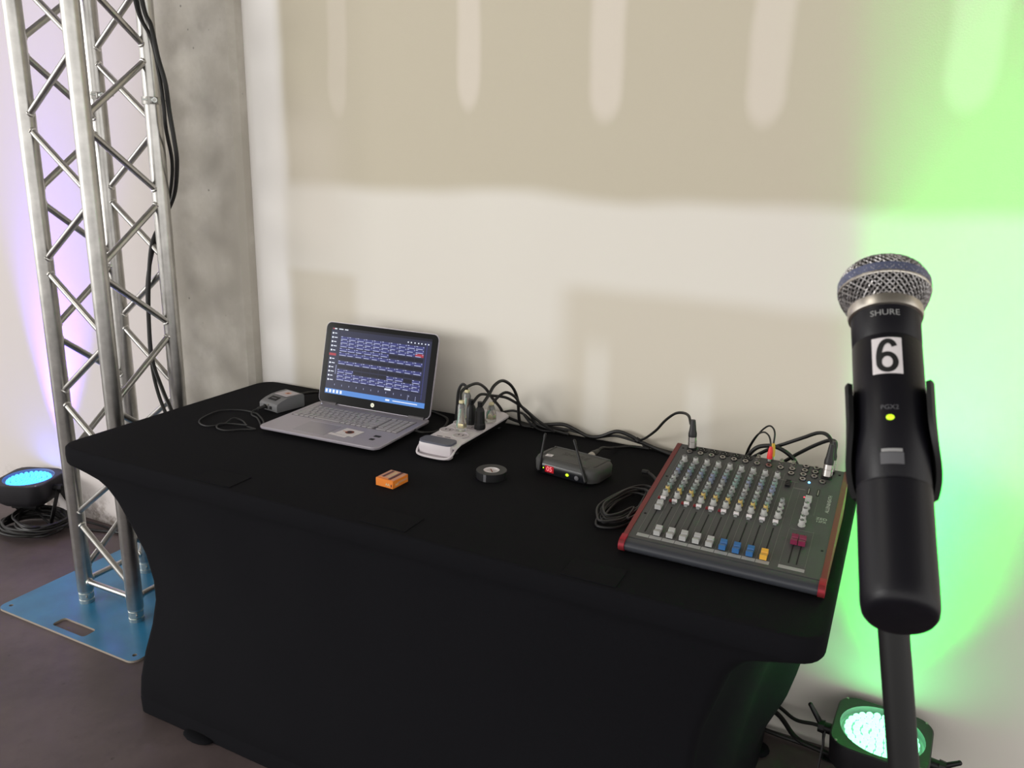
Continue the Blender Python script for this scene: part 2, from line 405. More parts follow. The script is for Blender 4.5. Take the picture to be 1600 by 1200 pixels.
# ------------------------------------------------------------------ truss tower
TX, TY, TS = -0.4428, 0.3283, 0.2395
PT = 0.007
H = 2.75
tr = thing('lighting_truss', 'square aluminium lighting truss tower standing on a blue base plate', 'truss', (TX+TS/2, TY+TS/2, PT))
def tl(x, y, z): return (x-(TX+TS/2), y-(TY+TS/2), z-PT)
CH = {'A': (TX, TY), 'B': (TX+TS, TY), 'C': (TX, TY+TS), 'D': (TX+TS, TY+TS)}
cm = MB()
cm.lathe([(0.0248, 0.045), (0.025, 0.047), (0.025, H-0.01), (0.0248, H)], 28)
cme = cm.mesh('chord', M['alu'])
sm = MB(); sm.lathe([(0.0235, 0.0), (0.0235, 0.012), (0.0222, 0.0135), (0.0222, 0.0165), (0.0235, 0.018), (0.0235, 0.036), (0.0222, 0.0375), (0.0222, 0.041), (0.0245, 0.0425), (0.0245, 0.047)], 24)
sme = sm.mesh('coupler', M['zinc'])
for k, (x, y) in CH.items():
    c = link('chord', cme, tr, tl(x, y, PT)); link('coupler', sme, c)
    pm = MB(); d = Vector((0.03, -0.02, 0)).normalized()
    pm.cyl(d*-0.032+Vector((0, 0, .028)), d*0.032+Vector((0, 0, .028)), .0035, .003, 8); link('pin', pm.mesh('pin', M['steel']), c)
STEP = 0.411
_bc = {}
def brace(p, q):
    p, q = Vector(p), Vector(q); d = (q-p).normalized(); L = (q-p).length
    key = (round(L, 4),)
    if key not in _bc:
        b = MB(); b.cyl((0, 0, 0.012), (0, 0, L-0.012), 0.0098, None, 12, 0)
        for z0, z1 in ((0.020, 0.030), (L-0.030, L-0.020)):
            b.lathe([(0.0100, z0), (0.0128, z0+.002), (0.0135, (z0+z1)/2), (0.0128, z1-.002), (0.0100, z1)], 12, 1, None, False)
        _bc[key] = b.mesh('brace', [M['alu'], M['weld']])
    o = link('brace', _bc[key], tr, tl(*p)); o.rotation_euler = rot_to(d).to_euler()
def face(a, b):
    ax, bx = CH[a], CH[b]
    zs = []; z = 0.316; side = 0
    # a carries nodes .316+k*STEP, b carries nodes half a step on
    nodes = [('b', 0.316-STEP/2)]
    while nodes[-1][1] < H-0.25:
        nodes.append(('a' if nodes[-1][0] == 'b' else 'b', nodes[-1][1]+STEP/2))
    for (s0, z0), (s1, z1) in zip(nodes[:-1], nodes[1:]):
        p = ax if s0 == 'a' else bx; q = ax if s1 == 'a' else bx
        brace((*p, z0+0.010), (*q, z1-0.010))
    for z in (0.085, H-0.08): brace((*ax, z), (*bx, z))
for a, b in (('A', 'B'), ('B', 'D'), ('D', 'C'), ('C', 'A')): face(a, b)

bp_ = thing('base_plate', 'blue painted floor plate under the truss tower with a cut-out hand slot', 'base plate', (TX+TS/2, TY+TS/2, 0))
x0, x1, y0, y1 = -0.665, -0.015, 0.160, 0.715
ox, oy = TX+TS/2, TY+TS/2
def sh(l): return [(p[0]-ox, p[1]-oy) for p in l]
def circ(x, y, r, n=10): return [(x+r*math.cos(2*PI*i/n), y+r*math.sin(2*PI*i/n)) for i in range(n)]
mb = MB(); mb.prism(sh(rrect(x0, x1, y0, y1, 0.028)), 0, PT, 0, None,
    [sh(rrect(-0.415, -0.262, 0.180, 0.226, 0.012))]+[sh(circ(x, y, 0.007)) for x, y in ((x0+.03, y0+.03), (x1-.03, y0+.03), (x0+.03, y1-.03), (x1-.03, y1-.03))], 1)
part('plate', mb, [M['plate'], M['ply_edge']], bp_, smooth=0)

def clamp(k, z, label, ang):
    x, y = CH[k]
    t = thing('tube_clamp', label, 'clamp', (x, y, z), ang, 'tube clamps on the truss')
    b = MB(); b.lathe([(0.0251, -.011), (0.0305, -.011), (0.0305, .011), (0.0251, .011), (0.0251, -.011)], 24, 0, None, False); part('band', b, M['steel'], t)
    b = MB(); b.box((0.033, 0, 0), (0.016, 0.024, 0.018), 0, None, .002); b.cyl((0.038, 0, 0), (0.068, 0, 0), .0045, None, 10); part('bolt', b, M['steel'], t)
    b = MB(); b.cyl((0.048, 0, 0), (0.058, 0, 0), .009, .007, 12)
    for s in (-1, 1): b.box((0.060, s*0.013, 0), (0.012, 0.014, 0.004), 0, RZ(s*12), .001)
    part('wing_nut', b, M['zinc'], t)
    b = MB(); b.box((-0.034, 0, 0), (0.012, 0.02, 0.02), 0, None, .002); b.cyl((-0.034, 0, -.013), (-0.034, 0, .013), .005, None, 10); part('hinge', b, M['steel'], t)
clamp('D', 1.623, 'steel tube clamp around the right rear tube of the truss, beside the cables', -35)
clamp('C', 1.640, 'steel tube clamp with wing nut around the left rear tube of the truss', -25)

# black cables hanging down the truss
r0 = 0.0065
mb = MB(); mb.tube(spline([(-0.215, 0.525, 2.60), (-0.205, 0.53, 2.2), (-0.178, 0.540, 1.893), (-0.151, 0.540, 1.825), (-0.133, 0.540, 1.738), (-0.118, 0.545, 1.669), (-0.128, 0.560, 1.591), (-0.124, 0.565, 1.519), (-0.130, 0.575, 1.454), (-0.178, 0.606, 1.377), (-0.212, 0.616, 1.328), (-0.240, 0.600, 1.27), (-0.256, 0.565, 1.2), (-0.262, 0.545, 1.09), (-0.268, 0.535, 0.95), (-0.250, 0.520, 0.83), (-0.19, 0.500, 0.74), (-0.13, 0.49, 0.64), (-0.07, 0.52, 0.35), (-0.05, 0.56, 0.02)]), r0, 8)
single('hanging_cable', mb, M['cable'], 'black cable hanging down the truss, bowing furthest out beside the column', 'cable', 'cables hanging on the truss')
mb = MB(); mb.tube(spline([(-0.225, 0.530, 2.60), (-0.215, 0.535, 2.2), (-0.202, 0.536, 1.896), (-0.160, 0.545, 1.791), (-0.139, 0.545, 1.687), (-0.138, 0.550, 1.608), (-0.148, 0.560, 1.545), (-0.188, 0.608, 1.453), (-0.212, 0.618, 1.376), (-0.236, 0.614, 1.31), (-0.254, 0.582, 1.22), (-0.270, 0.548, 1.09), (-0.276, 0.54, 0.95), (-0.262, 0.525, 0.83), (-0.220, 0.505, 0.73), (-0.165, 0.50, 0.62), (-0.10, 0.545, 0.35), (-0.07, 0.61, 0.02)]), 0.0055, 8)
single('hanging_cable', mb, M['cable'], 'thinner black cable hanging close against the right rear truss tube', 'cable', 'cables hanging on the truss')

# ------------------------------------------------------------------ LED floor lights
def par(x, y, rz, ledm, label, group):
    t = thing('floor_light', label, 'stage light', (x, y, 0), rz, group)
    top, bot, hw = 0.190, 0.095, 0.107
    b = MB()
    ring = []
    for z, h, r in ((bot, hw-.022, .05), (bot+.012, hw-.012, .05), (bot+.03, hw-.004, .045), (top-.012, hw, .045), (top-.003, hw, .045), (top, hw-.003, .043)):
        ring.append([(p[0], p[1], z) for p in rrect(-h, h, -h, h, r, 6)])
    n = len(ring[0]); vs = [p for l in ring for p in l]; fs = [tuple(range(n-1, -1, -1))]
    for j in range(len(ring)-1):
        for i in range(n): fs.append((j*n+i, j*n+(i+1) % n, (j+1)*n+(i+1) % n, (j+1)*n+i))
    b.raw(vs, fs)
    # top plate with the round opening
    outer = [(p[0], p[1]) for p in ring[-1]]; hole = circ(0, 0, 0.0935, 40)
    bb = bmesh.new(); vv = []
    for lp in (outer, hole):
        v = [bb.verts.new((p[0], p[1], top)) for p in lp]; vv += [bb.edges.new((v[i], v[(i+1) % len(v)])) for i in range(len(v))]
    bmesh.ops.triangle_fill(bb, use_beauty=True, edges=vv, normal=(0, 0, 1)); b.bm(bb)
    part('housing', b, M['parbody'], t)
    b = MB(); b.lathe([(0.0935, top), (0.0935, top-.014), (0.089, top-.018)], 40, 0, None, False); part('rim', b, M['parrim'], t)
    b = MB(); b.lathe([(0.0, top-.018), (0.0895, top-.018)], 40, 0, None, False); fb = part('led_board', b, M['parface'], t)
    lm = MB(); lm.sphere((0, 0, 0), .0084, 10, 0, None, (1, 1, .9)); lme = lm.mesh('led', ledm)
    for k, (rr, cnt) in enumerate(((0, 1), (.0185, 6), (.0370, 13), (.0555, 20), (.0745, 26))):
        for i in range(cnt):
            a = 2*PI*(i+.37*k)/cnt; link('led', lme, t, (rr*math.cos(a), rr*math.sin(a), top-.011))
    for sx in (-1, 1):
        for sy in (-1, 1):
            b = MB(); b.lathe([(.0035, 0), (.0035, .0015), (.002, .0025)], 10, 0, T(sx*.090, sy*.090, top)); part('screw', b, M['steel'], t)
    # two splayed U brackets pivoting on the side knobs
    for k, (s, wdt) in enumerate(((-1, .122), (1, .127))):
        b = MB()
        for sx in (-1, 1):
            pts = [(sx*wdt, -.014, .150), (sx*wdt, .014, .150), (sx*wdt, s*.085+.012, .004), (sx*wdt, s*.085-.012, .004)]
            vs = [(p[0]-.0015, p[1], p[2]) for p in pts]+[(p[0]+.0015, p[1], p[2]) for p in pts]
            b.raw(vs, [(0, 1, 2, 3), (7, 6, 5, 4), (0, 4, 5, 1), (1, 5, 6, 2), (2, 6, 7, 3), (3, 7, 4, 0)])
        b.box((0, s*.085, .003), (2*wdt, .026, .003))
        part('bracket', b, M['blackplastic'], t)
    for sx in (-1, 1):
        b = MB(); b.cyl((sx*.105, 0, .150), (sx*.140, 0, .150), .014, .012, 16); 
        b.cyl((sx*.126, 0, .150), (sx*.140, 0, .150), .0165, .015, 8)
        part('pivot_knob', b, M['blackplastic'], t)
        b = MB(); e = Vector((sx*.165, .006, .195 if sx < 0 else .172)); b.tube(spline([(sx*.134, 0, .152), (sx*.146, .002, .16), e]), [.007]*16+[.0055], 8) if False else b.cyl((sx*.132, 0, .152), e, .0075, .0055, 10); b.sphere(e, .006, 8)
        part('lever', b, M['blackplastic'], t)
    b = MB(); b.box((0, 0, bot-.012), (.11, .11, .026), 0, None, .008); b.cyl((.04, .0, bot-.022), (.04, 0, bot-.045), .008, None, 10); part('rear_box', b, M['blackplastic'], t)
    return t
def beam(name, loc, tilt, power, col, size, spread):
    o = area(name, loc, Vector(loc)+Vector(tilt), size, size, power, col, math.radians(spread), 'DISK'); return o
par(1.987, 0.632, -4, M['led_par_green'], 'black floor light glowing green, on the floor right of the table', 'LED floor lights against the wall')
par(-1.205, 0.655, 22, M['led_par_blue'], 'black floor light glowing blue, on the floor left of the truss', 'LED floor lights against the wall')
beam('green_beam', (1.985, 0.632, 0.1885), (0.075, 0.115, 1), 6.0, (0.0, 1.0, 0.05), .15, 30)
beam('green_wash', (1.985, 0.632, 0.1885), (0.04, 0.24, 1), 2.2, (0.0, 1.0, 0.05), .15, 62)
beam('green_spill', (1.985, 0.632, 0.1885), (0.10, 0.5, 1), 0.4, (0.0, 1.0, 0.12), .15, 165)
beam('blue_beam', (-1.155, 0.665, 0.1885), (0.12, 0.10, 1), 5.2, (0.20, 0.08, 1.0), .08, 40)
beam('blue_spill', (-1.205, 0.655, 0.1885), (0.0, 0.0, 1), 0.3, (0.18, 0.08, 1.0), .15, 170)

# coiled lead under the blue light, leads along the wall
def coil_pts(cx, cy, z, ax, ay, loops, seed, tilt=0.0, jit=.012, dz=.004):
    rn = random.Random(seed); P = []
    for i in range(loops*8):
        a = 2*PI*i/8
        k = 1+rn.uniform(-.13, .13)
        x, y = ax*k*math.cos(a), ay*k*math.sin(a)
        c, s = math.cos(tilt), math.sin(tilt)
        P.append((cx+c*x-s*y+rn.uniform(-jit, jit)*.4, cy+s*x+c*y+rn.uniform(-jit, jit)*.4, z+dz*i/8+rn.uniform(0, .006)))
    return P
p = coil_pts(-1.115, 0.590, 0.006, .125, .095, 5, 3, .3, .02, .007)
mb = MB(); mb.tube(spline(p+[(-1.02, .64, .02), (-0.9, .70, .006), (-0.72, .735, .012), (-0.45, .70, .0135), (-0.1, .685, .0135), (0.08, .69, .006)], 5), .0052, 7)
single('coiled_cable', mb, M['cable'], 'black cable coiled on the floor under the blue light, its end running along the wall', 'cable', 'cables coiled by the blue light')
p = coil_pts(-1.075, 0.600, 0.040, .115, .085, 5, 11, -.2, .02, .006)
mb = MB(); mb.tube(spline([(-1.22, .66, .06)]+p+[(-0.98, .69, .03), (-0.86, .74, .006), (-0.6, .700, .0135), (-0.35, .680, .022), (-0.03, .665, .0135), (0.08, .65, .006)], 5), .0045, 7)
single('coiled_cable', mb, M['cable'], 'second black cable heaped on top of the coil under the blue light', 'cable', 'cables coiled by the blue light')
for k, (pp, r, lb) in enumerate((([(1.45, .754, .05), (1.60, .754, .095), (1.728, .748, .098), (1.79, .715, .094), (1.86, .70, .105), (1.95, .66, .075)], .0048, 'uppermost black cable running from behind the table to the green light'),
        ([(1.42, .755, .03), (1.60, .755, .075), (1.73, .740, .083), (1.80, .695, .055), (1.88, .68, .05), (1.95, .64, .06)], .0065, 'thick black cable sagging below the others towards the green light'),
        ([(1.40, .756, .008), (1.62, .756, .012), (1.75, .742, .014), (1.85, .735, .012), (1.95, .70, .012), (2.03, .66, .05)], .006, 'black cable lying along the foot of the wall behind the green light'))):
    mb = MB(); mb.tube(spline(pp), r, 8); single('light_cable', mb, M['cable'], lb, 'cable', 'cables of the green light')

# ------------------------------------------------------------------ table in its stretch cover
TL, TW, TH = 1.857, 0.762, 0.745
tb = thing('covered_table', 'long folding table under a tight black stretch cover, against the wall', 'table', (TL/2, TW/2, 0))
NX, NY, NC = 40, 18, 6
rings = [ # z, corner inset x, corner inset y, corner radius, mid inset x, mid inset y
 (.745, .008, .008, .045, .008, .008), (.7440, .003, .003, .05, .003, .003), (.7405, 0, 0, .052, 0, 0), (.722, -.001, -.001, .052, -.001, -.001), (.703, 0, 0, .052, 0, 0), (.697, .003, .003, .05, .003, .003),
 (.690, .016, .010, .05, .010, .006), (.680, .050, .014, .05, .024, .008), (.668, .088, .018, .048, .036, .010), (.650, .118, .024, .042, .050, .012), (.610, .146, .036, .036, .072, .016),
 (.53, .170, .054, .030, .100, .022), (.46, .190, .068, .028, .118, .026), (.38, .201, .076, .026, .135, .028), (.32, .202, .075, .026, .145, .028), (.25, .193, .063, .026, .153, .027),
 (.17, .176, .046, .026, .160, .025), (.10, .170, .033, .026, .164, .023), (.052, .169, .027, .026, .166, .022), (.048, .170, .028, .025, .167, .024), (.044, .169, .026, .026, .166, .022), (.003, .171, .026, .026, .168, .022)]
vs = []
def ringpts(z, ix, iy, r, mx_, my_):
    P = []
    def edge(a, b, n, axis, out):
        for i in range(1, n):
            t = i/n; s = abs(2*t-1); w = s**3.0
            p = Vector(a).lerp(Vector(b), t)
            if axis == 'x': p.x += out*(-(1-w))*(mx_-ix)
            else: p.y += out*(-(1-w))*(my_-iy)
            P.append((p.x, p.y))
    cs = ((TL-ix-r, TW-iy-r, 0), (ix+r, TW-iy-r, 90), (ix+r, iy+r, 180), (TL-ix-r, iy+r, 270))
    for q, (cx, cy, a0) in enumerate(cs):
        arc = [(cx+r*math.cos(math.radians(a0+90*i/NC)), cy+r*math.sin(math.radians(a0+90*i/NC))) for i in range(NC+1)]
        P += arc
        nx = cs[(q+1) % 4]; st = (nx[0]+r*math.cos(math.radians(nx[2])), nx[1]+r*math.sin(math.radians(nx[2])))
        edge(arc[-1], st, NX if q % 2 == 0 else NY, 'y' if q % 2 == 0 else 'x', {0: 1, 1: -1, 2: -1, 3: 1}[q])
    return P
def lerp_tab(t, z):
    for (z0, a0), (z1, a1) in zip(t[:-1], t[1:]):
        if z0 >= z >= z1: return a0+(a1-a0)*(z0-z)/(z0-z1)
    return t[-1][1]
RR = ((.75, 0), (.697, .003), (.69, .010), (.668, .040), (.61, .068), (.53, .080), (.38, .088), (.27, .097), (.2, .115), (.12, .136), (0, .139))
for rg in rings:
    for (x, y) in ringpts(*rg):
        k = 0
        wy = min(1, max(0, (y-.30)/.36)); wx = min(1, max(0, (x-TL*.55)/(TL*.33)))
        x += max(0, rg[1]-lerp_tab(RR, rg[0]))*wy*wy*(3-2*wy)*wx
        if rg[0] < .69:
            k = .004*(noise.noise((x*7, y*7, rg[0]*9)))*(1 if rg[0] > .06 else .4)
        vs.append((x-TL/2+k*.3, y-TW/2+k, rg[0]))
n = len(ringpts(*rings[0])); fs = [tuple(range(n))]
for j in range(len(rings)-1):
    for i in range(n): fs.append((j*n+i, (j+1)*n+i, (j+1)*n+(i+1) % n, j*n+(i+1) % n))
mb = MB(); mb.raw(vs, fs); part('stretch_cover', mb, M['fabric'], tb, smooth=60)
for (xa, xb, ya, yb) in ((.469, .583, .010, .080), (.938, 1.054, .014, .086), (1.396, 1.503, .010, .080)):
    mb = MB(); mb.box(((xa+xb)/2-TL/2, (ya+yb)/2-TW/2, TH+.0006), (xb-xa, yb-ya, .0022), 0, RZ(0), .0008, 1); part('fabric_patch', mb, M['fabric'], tb)
for (x, y, sx, sy) in ((.40, .020, .05, .022), (1.715, .670, .026, .03)):
    mb = MB(); mb.sphere((x-TL/2, y-TW/2, .007), 1, 14, 0, None, (sx, sy, .010)); part('foot_pocket', mb, M['fabric'], tb)

# ------------------------------------------------------------------ laptop
Z = TH+.0005
lt = thing('laptop', 'open silver laptop with dark screen, on the left end of the black table', 'laptop', (0.545, 0.618, Z), 1.8)
LW, LD, LH = .385, .276, .0185
b = MB()
rg = []
for z, ins in ((0.0105, .0022), (.0115, .0006), (.0135, 0), (LH-.0015, 0), (LH, .0012)):
    rg.append([(p[0], p[1], z) for p in rrect(-LW/2+ins, LW/2-ins, -LD+ins, -ins, .019, 6)])
n = len(rg[0]); fs = [tuple(range(n-1, -1, -1)), tuple(4*n+i for i in range(n))]
for j in range(4):
    for i in range(n): fs.append((j*n+i, j*n+(i+1) % n, (j+1)*n+(i+1) % n, (j+1)*n+i))
b.raw([p for l in rg for p in l], fs)
part('base', b, M['silver'], lt)
b = MB(); u0 = rrect(-LW/2+.016, LW/2-.016, -LD+.020, -.010, .016, 6); u1 = rrect(-LW/2+.003, LW/2-.003, -LD+.003, -.003, .018, 6); n = len(u0)
b.raw([(p[0], p[1], .003) for p in u0]+[(p[0], p[1], .0104) for p in u1], [tuple(range(n-1, -1, -1)), tuple(range(n, 2*n))]+[(i, (i+1) % n, n+(i+1) % n, n+i) for i in range(n)]); part('underside', b, M['blackplastic'], lt)
for sx in (-1, 1):
    for yy in (-.03, -LD+.03):
        b = MB(); b.box((sx*.15, yy, .0018), (.04, .012, .0036), 0, None, .001); part('foot', b, M['blackplastic'], lt)
b = MB(); b.box((-.003, -.098, LH-.0002), (.352, .107, .0012)); part('key_well', b, M['keywell'], lt)
# keys
kx0, ky0, pitch = -.176, -.0475, .0186
rows = [[1.0]*15+[1.06]*4, [1]*13+[2]+[.18]+[1]*4, [1.5]+[1]*12+[1.5]+[.18]+[1]*4, [1.75]+[1]*11+[2.25]+[.18]+[1]*4, [2.25]+[1]*10+[2.75]+[.18]+[1]*4, [1.25, 1, 1, 1, 5.2, 1, 1, 1.05, 1.05, 1.05, 1.05]+[.58]+[2, 1, 1]]
kc = {}
for r, row in enumerate(rows):
    x = kx0; tot = sum(row); sc = .348/tot; h = .0095 if r == 0 else .0158; y = ky0-(0 if r == 0 else .0125+(r-1)*.0182)
    for wd in row:
        if wd > .6:
            w = round(wd*sc-.0028, 5)
            if (w, h) not in kc:
                k = MB(); k.box((w/2, -h/2, .0011), (w, h, .0026), 0, None, .0007, 1); kc[(w, h)] = k.mesh('key', M['key'], 0)
            link('key', kc[(w, h)], lt, (x+.0014, y-.0005, LH))
        x += wd*sc
b = MB(); b.prism(rrect(-.092, .012, -LD+.018, -.172, .004, 3), LH-.0002, LH+.0005); part('touchpad', b, M['pad'], lt)
b = MB(); b.box((-.04, -.1715, LH+.0004), (.106, .0016, .001)); part('touchpad_bar', b, M['silver'], lt)
# stickers
st = MB(); st.box((0, 0, 0), (.060, .048, .0006)); st.box((-.013, -.033, 0), (.058, .012, .0005))
o = part('sticker', st, M['paper'], lt, 'white sticker with a brown round emblem'); o.location = (.060, -.205, LH+.0006); o.rotation_euler = (0, 0, math.radians(-6))
e = MB(); e.lathe([(.0, .0006), (.0125, .0006)], 20, 0, None, False); e.lathe([(.0, .0008), (.0065, .0008)], 16, 1, None, False)
e.box((-.016, 0, .0005), (.014, .003, .0004), 2)
part('emblem', e, [M['ink_brown'], M['ink_black'], M['peach']], o)
for (x, y, w, h) in ((.142, -.196, .019, .012), (.142, -.222, .013, .011)):
    e = MB(); e.box((x, y, LH+.0004), (w, h, .0006)); part('sticker', e, M['ink_black'], lt, 'small dark sticker on the right palm rest')
e = MB(); e.lathe([(.0018, 0), (.0016, .0008)], 10, 0, T(-.172, -.022, LH)); part('power_light', e, M['screen_white'], lt)
# lid: tilts back about its hinge
TILT = math.radians(-14)
lm_ = T(0, -.012, LH+.001) @ Matrix.Rotation(TILT, 4, 'X')
DH = .243
def up(x, d, z): return (x, d, z)
# lid built in its own frame: x right, z up along lid, y thickness (front face at y=0)
LF = lm_ @ Matrix.Rotation(PI/2, 4, 'X')   # prism xy -> lid xz, prism z -> -y
b = MB(); b.prism(rrect(-LW/2, LW/2, 0, DH, .018), -.0065, -.0005, 0, LF); lid = part('screen_lid', b, M['silver'], lt)
b = MB(); b.prism(rrect(-LW/2+.0015, LW/2-.0015, .0015, DH-.0015, .017), -.0005, .0008, 0, LF); part('bezel', b, M['gloss'], lid)
DX0, DX1, DZ0, DZ1 = -.172, .172, .030, .2275
scr = MB()
def sq(u0, v0, u1, v1, lvl, mi):
    """rectangle in screen fractions, v measured down from the top"""
    xa = DX0+(DX1-DX0)*u0; xb = DX0+(DX1-DX0)*u1; za = DZ1-(DZ1-DZ0)*v0; zb = DZ1-(DZ1-DZ0)*v1; y = .0009+lvl*.00012
    scr.raw([(xa, zb, y), (xb, zb, y), (xb, za, y), (xa, za, y)], [(0, 1, 2, 3)], mi, LF)
sq(0, 0, 1, 1, 0, 0)
sq(0, .925, 1, 1, 1, 5)
sq(0, 0, 1, .035, 1, 2)
for i in range(5): sq(.008+i*.037, .938, .028+i*.037, .985, 2, 6)
sq(.62, .95, .66, .975, 2, 6); sq(.69, .955, .93, .968, 2, 6)
sq(.01, .012, .03, .028, 2, 4); sq(.03, .012, .055, .028, 2, 6); sq(.075, .013, .12, .026, 2, 6); sq(.135, .013, .17, .026, 2, 6)
for i in range(12):
    v = .075+i*.064
    mi = 4 if i == 5 else 6
    if i == 5: sq(.0, v-.006, .072, v+.03, 1, 4)
    sq(.012, v, .027, v+.024, 2, mi); sq(.035, v+.006, .06+.008*(i % 2), v+.017, 2, mi)
sq(.085, .04, .088, .9, 1, 2)
for i, u in enumerate((.77, .80, .835, .87, .90, .935, .965)): sq(u, .075, u+.012, .092, 2, 6)
rn = random.Random(5)
rowsv = [(.125, 0), (.180, 0), (.235, 0), (.300, 1), (.365, 0), (.430, 1), (.492, 0), (.555, 1), (.620, 2), (.680, 0), (.735, 0)]
for r, (v, kind) in enumerate(rowsv):
    for c in range(10):
        u = .105+c*.0835
        k = kind
        if kind == 2: k = 0 if c in (0, 1, 6, 7, 9) else 1
        if r == 3 and c < 6: k = 0
        if k == 1 and rn.random() < .3: sq(u, v, u+.080, v+.044, 1, 2); continue
        if k == 1: sq(u, v, u+.080, v+.05, 1, 2); continue
        red = (r in (2, 3) and c == 9)
        sq(u, v, u+.080, v+.046, 1, 4 if red and r == 2 else 1)
        sq(u+.002, v+.036, u+rn.uniform(.05, .072), v+.046, 2, 3)
        sq(u, v, u+.018, v+.010, 2, 3); sq(u+.068, v+.002, u+.074, v+.018, 2, 3)
sq(.105, .80, .96, .805, 2, 2)
for i in range(11): sq(.09+i*.075, .845, .094+i*.075, .87, 2, 3)
sq(.085, .56, .089, .70, 2, 3); sq(.955, .06, .962, .88, 1, 1)
sq(.83, .84, .833, .92, 2, 3); sq(.905, .85, .908, .92, 2, 3); sq(.60, .795, .66, .82, 2, 6)
part('display', scr, [M['screen_bg'], M['screen_cell'], M['screen_dark'], M['screen_line'], M['screen_red'], M['screen_bar'], M['screen_white']], lid, smooth=0)
b = MB(); b.lathe([(0, .0011), (.0062, .0011)], 24, 0, LF@T(0, .0155, 0), False)
v, f = text('hp', .0062); b.raw(v, f, 1, LF@T(0, .0160, .0014)); part('logo', b, [M['logo'], M['ink_dim']], lid)
for sx in (-1, 1):
    b = MB(); b.cyl((sx*.150-.025, -.012, LH+.001), (sx*.150+.025, -.012, LH+.001), .0055, None, 12); part('hinge', b, M['keywell'], lt)
# power lead at the right of the laptop
mb = MB(); mb.tube(spline([(.742, .535, .756), (.765, .535, .756), (.782, .56, .752), (.785, .60, .750), (.772, .65, .7495), (.74, .70, .7495), (.66, .735, .7495)]), .0035, 8)
mb.cyl((.728, .535, .756), (.752, .535, .756), .0052, .0045, 10)
single('power_lead', mb, M['cable'], 'short black power lead plugged into the right side of the laptop', 'cable')

# ------------------------------------------------------------------ grey box with sticker and its leads
gb = thing('adapter_box', 'small grey box with a printed sticker, behind the left side of the laptop', 'box', (.262, .545, TH), -11)
prof = [(-.048, .002), (-.050, .006), (-.050, .020), (-.046, .026), (-.030, .033), (-.008, .0385), (.020, .041), (.046, .041), (.050, .037), (.050, .006), (.048, .002)]
b = MB(); w = .041
vs = [(s*(w-(.002 if i in (3, 4, 5, 6, 7) else 0)), p[0], p[1]) for s in (-1, 1) for i, p in enumerate(prof)]; n = len(prof)
fs = [tuple(range(n)), tuple(range(2*n-1, n-1, -1))]+[(i, n+i, n+(i+1) % n, (i+1) % n) for i in range(n)]
b.raw(vs, fs); part('case', b, M['greybox'], gb, smooth=30)
b = MB(); b.box((0, 0, 0), (.056, .048, .0008)); s_ = part('sticker', b, M['paper2'], gb, 'white sticker with a reddish round emblem'); s_.location = (.004, .017, .0412)
e = MB(); e.lathe([(0, .0006), (.010, .0006)], 18, 0, T(.002, .002, 0), False); e.lathe([(0, .0007), (.005, .0007)], 14, 1, T(.002, .002, 0), False); part('emblem', e, [M['peach'], M['ink_brown']], s_)
b = MB(); b.box((0, 0, 0), (.036, .020, .0008), 0, T(-.002, -.026, .0350)@Matrix.Rotation(math.radians(15), 4, 'X')); b.box((0, 0, .0005), (.022, .004, .0006), 1, T(-.002, -.026, .0350)@Matrix.Rotation(math.radians(15), 4, 'X')); part('dark_label', b, [M['ink_black'], M['ink_dim']], gb)
b = MB(); b.box((-.012, -.0505, .013), (.017, .003, .013), 0, None, .001); b.box((.012, -.0505, .013), (.010, .003, .009), 0, None, .001); part('socket', b, M['hole'], gb)
b = MB(); b.lathe([(.003, 0), (.003, .003)], 10, 0, T(-.001, -.050, .020)@Matrix.Rotation(PI/2, 4, 'X')); part('knob', b, M['nickel'], gb)
for sx in (-1, 1):
    b = MB(); b.box((sx*.03, 0, .001), (.010, .08, .002)); part('foot', b, M['blackplastic'], gb)
zc = TH+.003
mb = MB(); mb.cyl((.2405, .494, .758), (.236, .470, .757), .0055, .0045, 10)
mb.tube(spline([(.236, .470, .757), (.231, .455, .753), (.243, .438, zc), (.275, .425, zc), (.325, .385, zc), (.345, .365, zc), (.318, .405, zc+.001), (.27, .437, zc+.004), (.232, .458, zc), (.185, .458, zc), (.142, .433, zc), (.134, .395, zc), (.150, .335, zc), (.178, .306, zc), (.215, .300, zc), (.236, .335, zc), (.230, .375, zc+.004), (.238, .389, zc), (.270, .378, zc), (.310, .352, zc), (.345, .345, zc), (.315, .325, zc), (.285, .297, zc), (.250, .300, zc), (.236, .318, zc+.004), (.250, .345, zc), (.31, .351, zc+.004)], 6), .0022, 7)
single('usb_lead', mb, M['cable_thin'], 'thin dark lead looped on the cloth left of the laptop, from the grey box', 'cable')
mb = MB(); mb.tube(spline([(.275, .596, .768), (.279, .625, .772), (.285, .66, .768), (.31, .70, .764), (.37, .735, .756), (.45, .742, .752), (.55, .735, .752)]), .0045, 8); mb.cyl((.273, .596, .768), (.277, .617, .7705), .008, .006, 10)
single('box_lead', mb, M['cable'], 'thick black lead leaving the back of the grey box behind the laptop', 'cable')

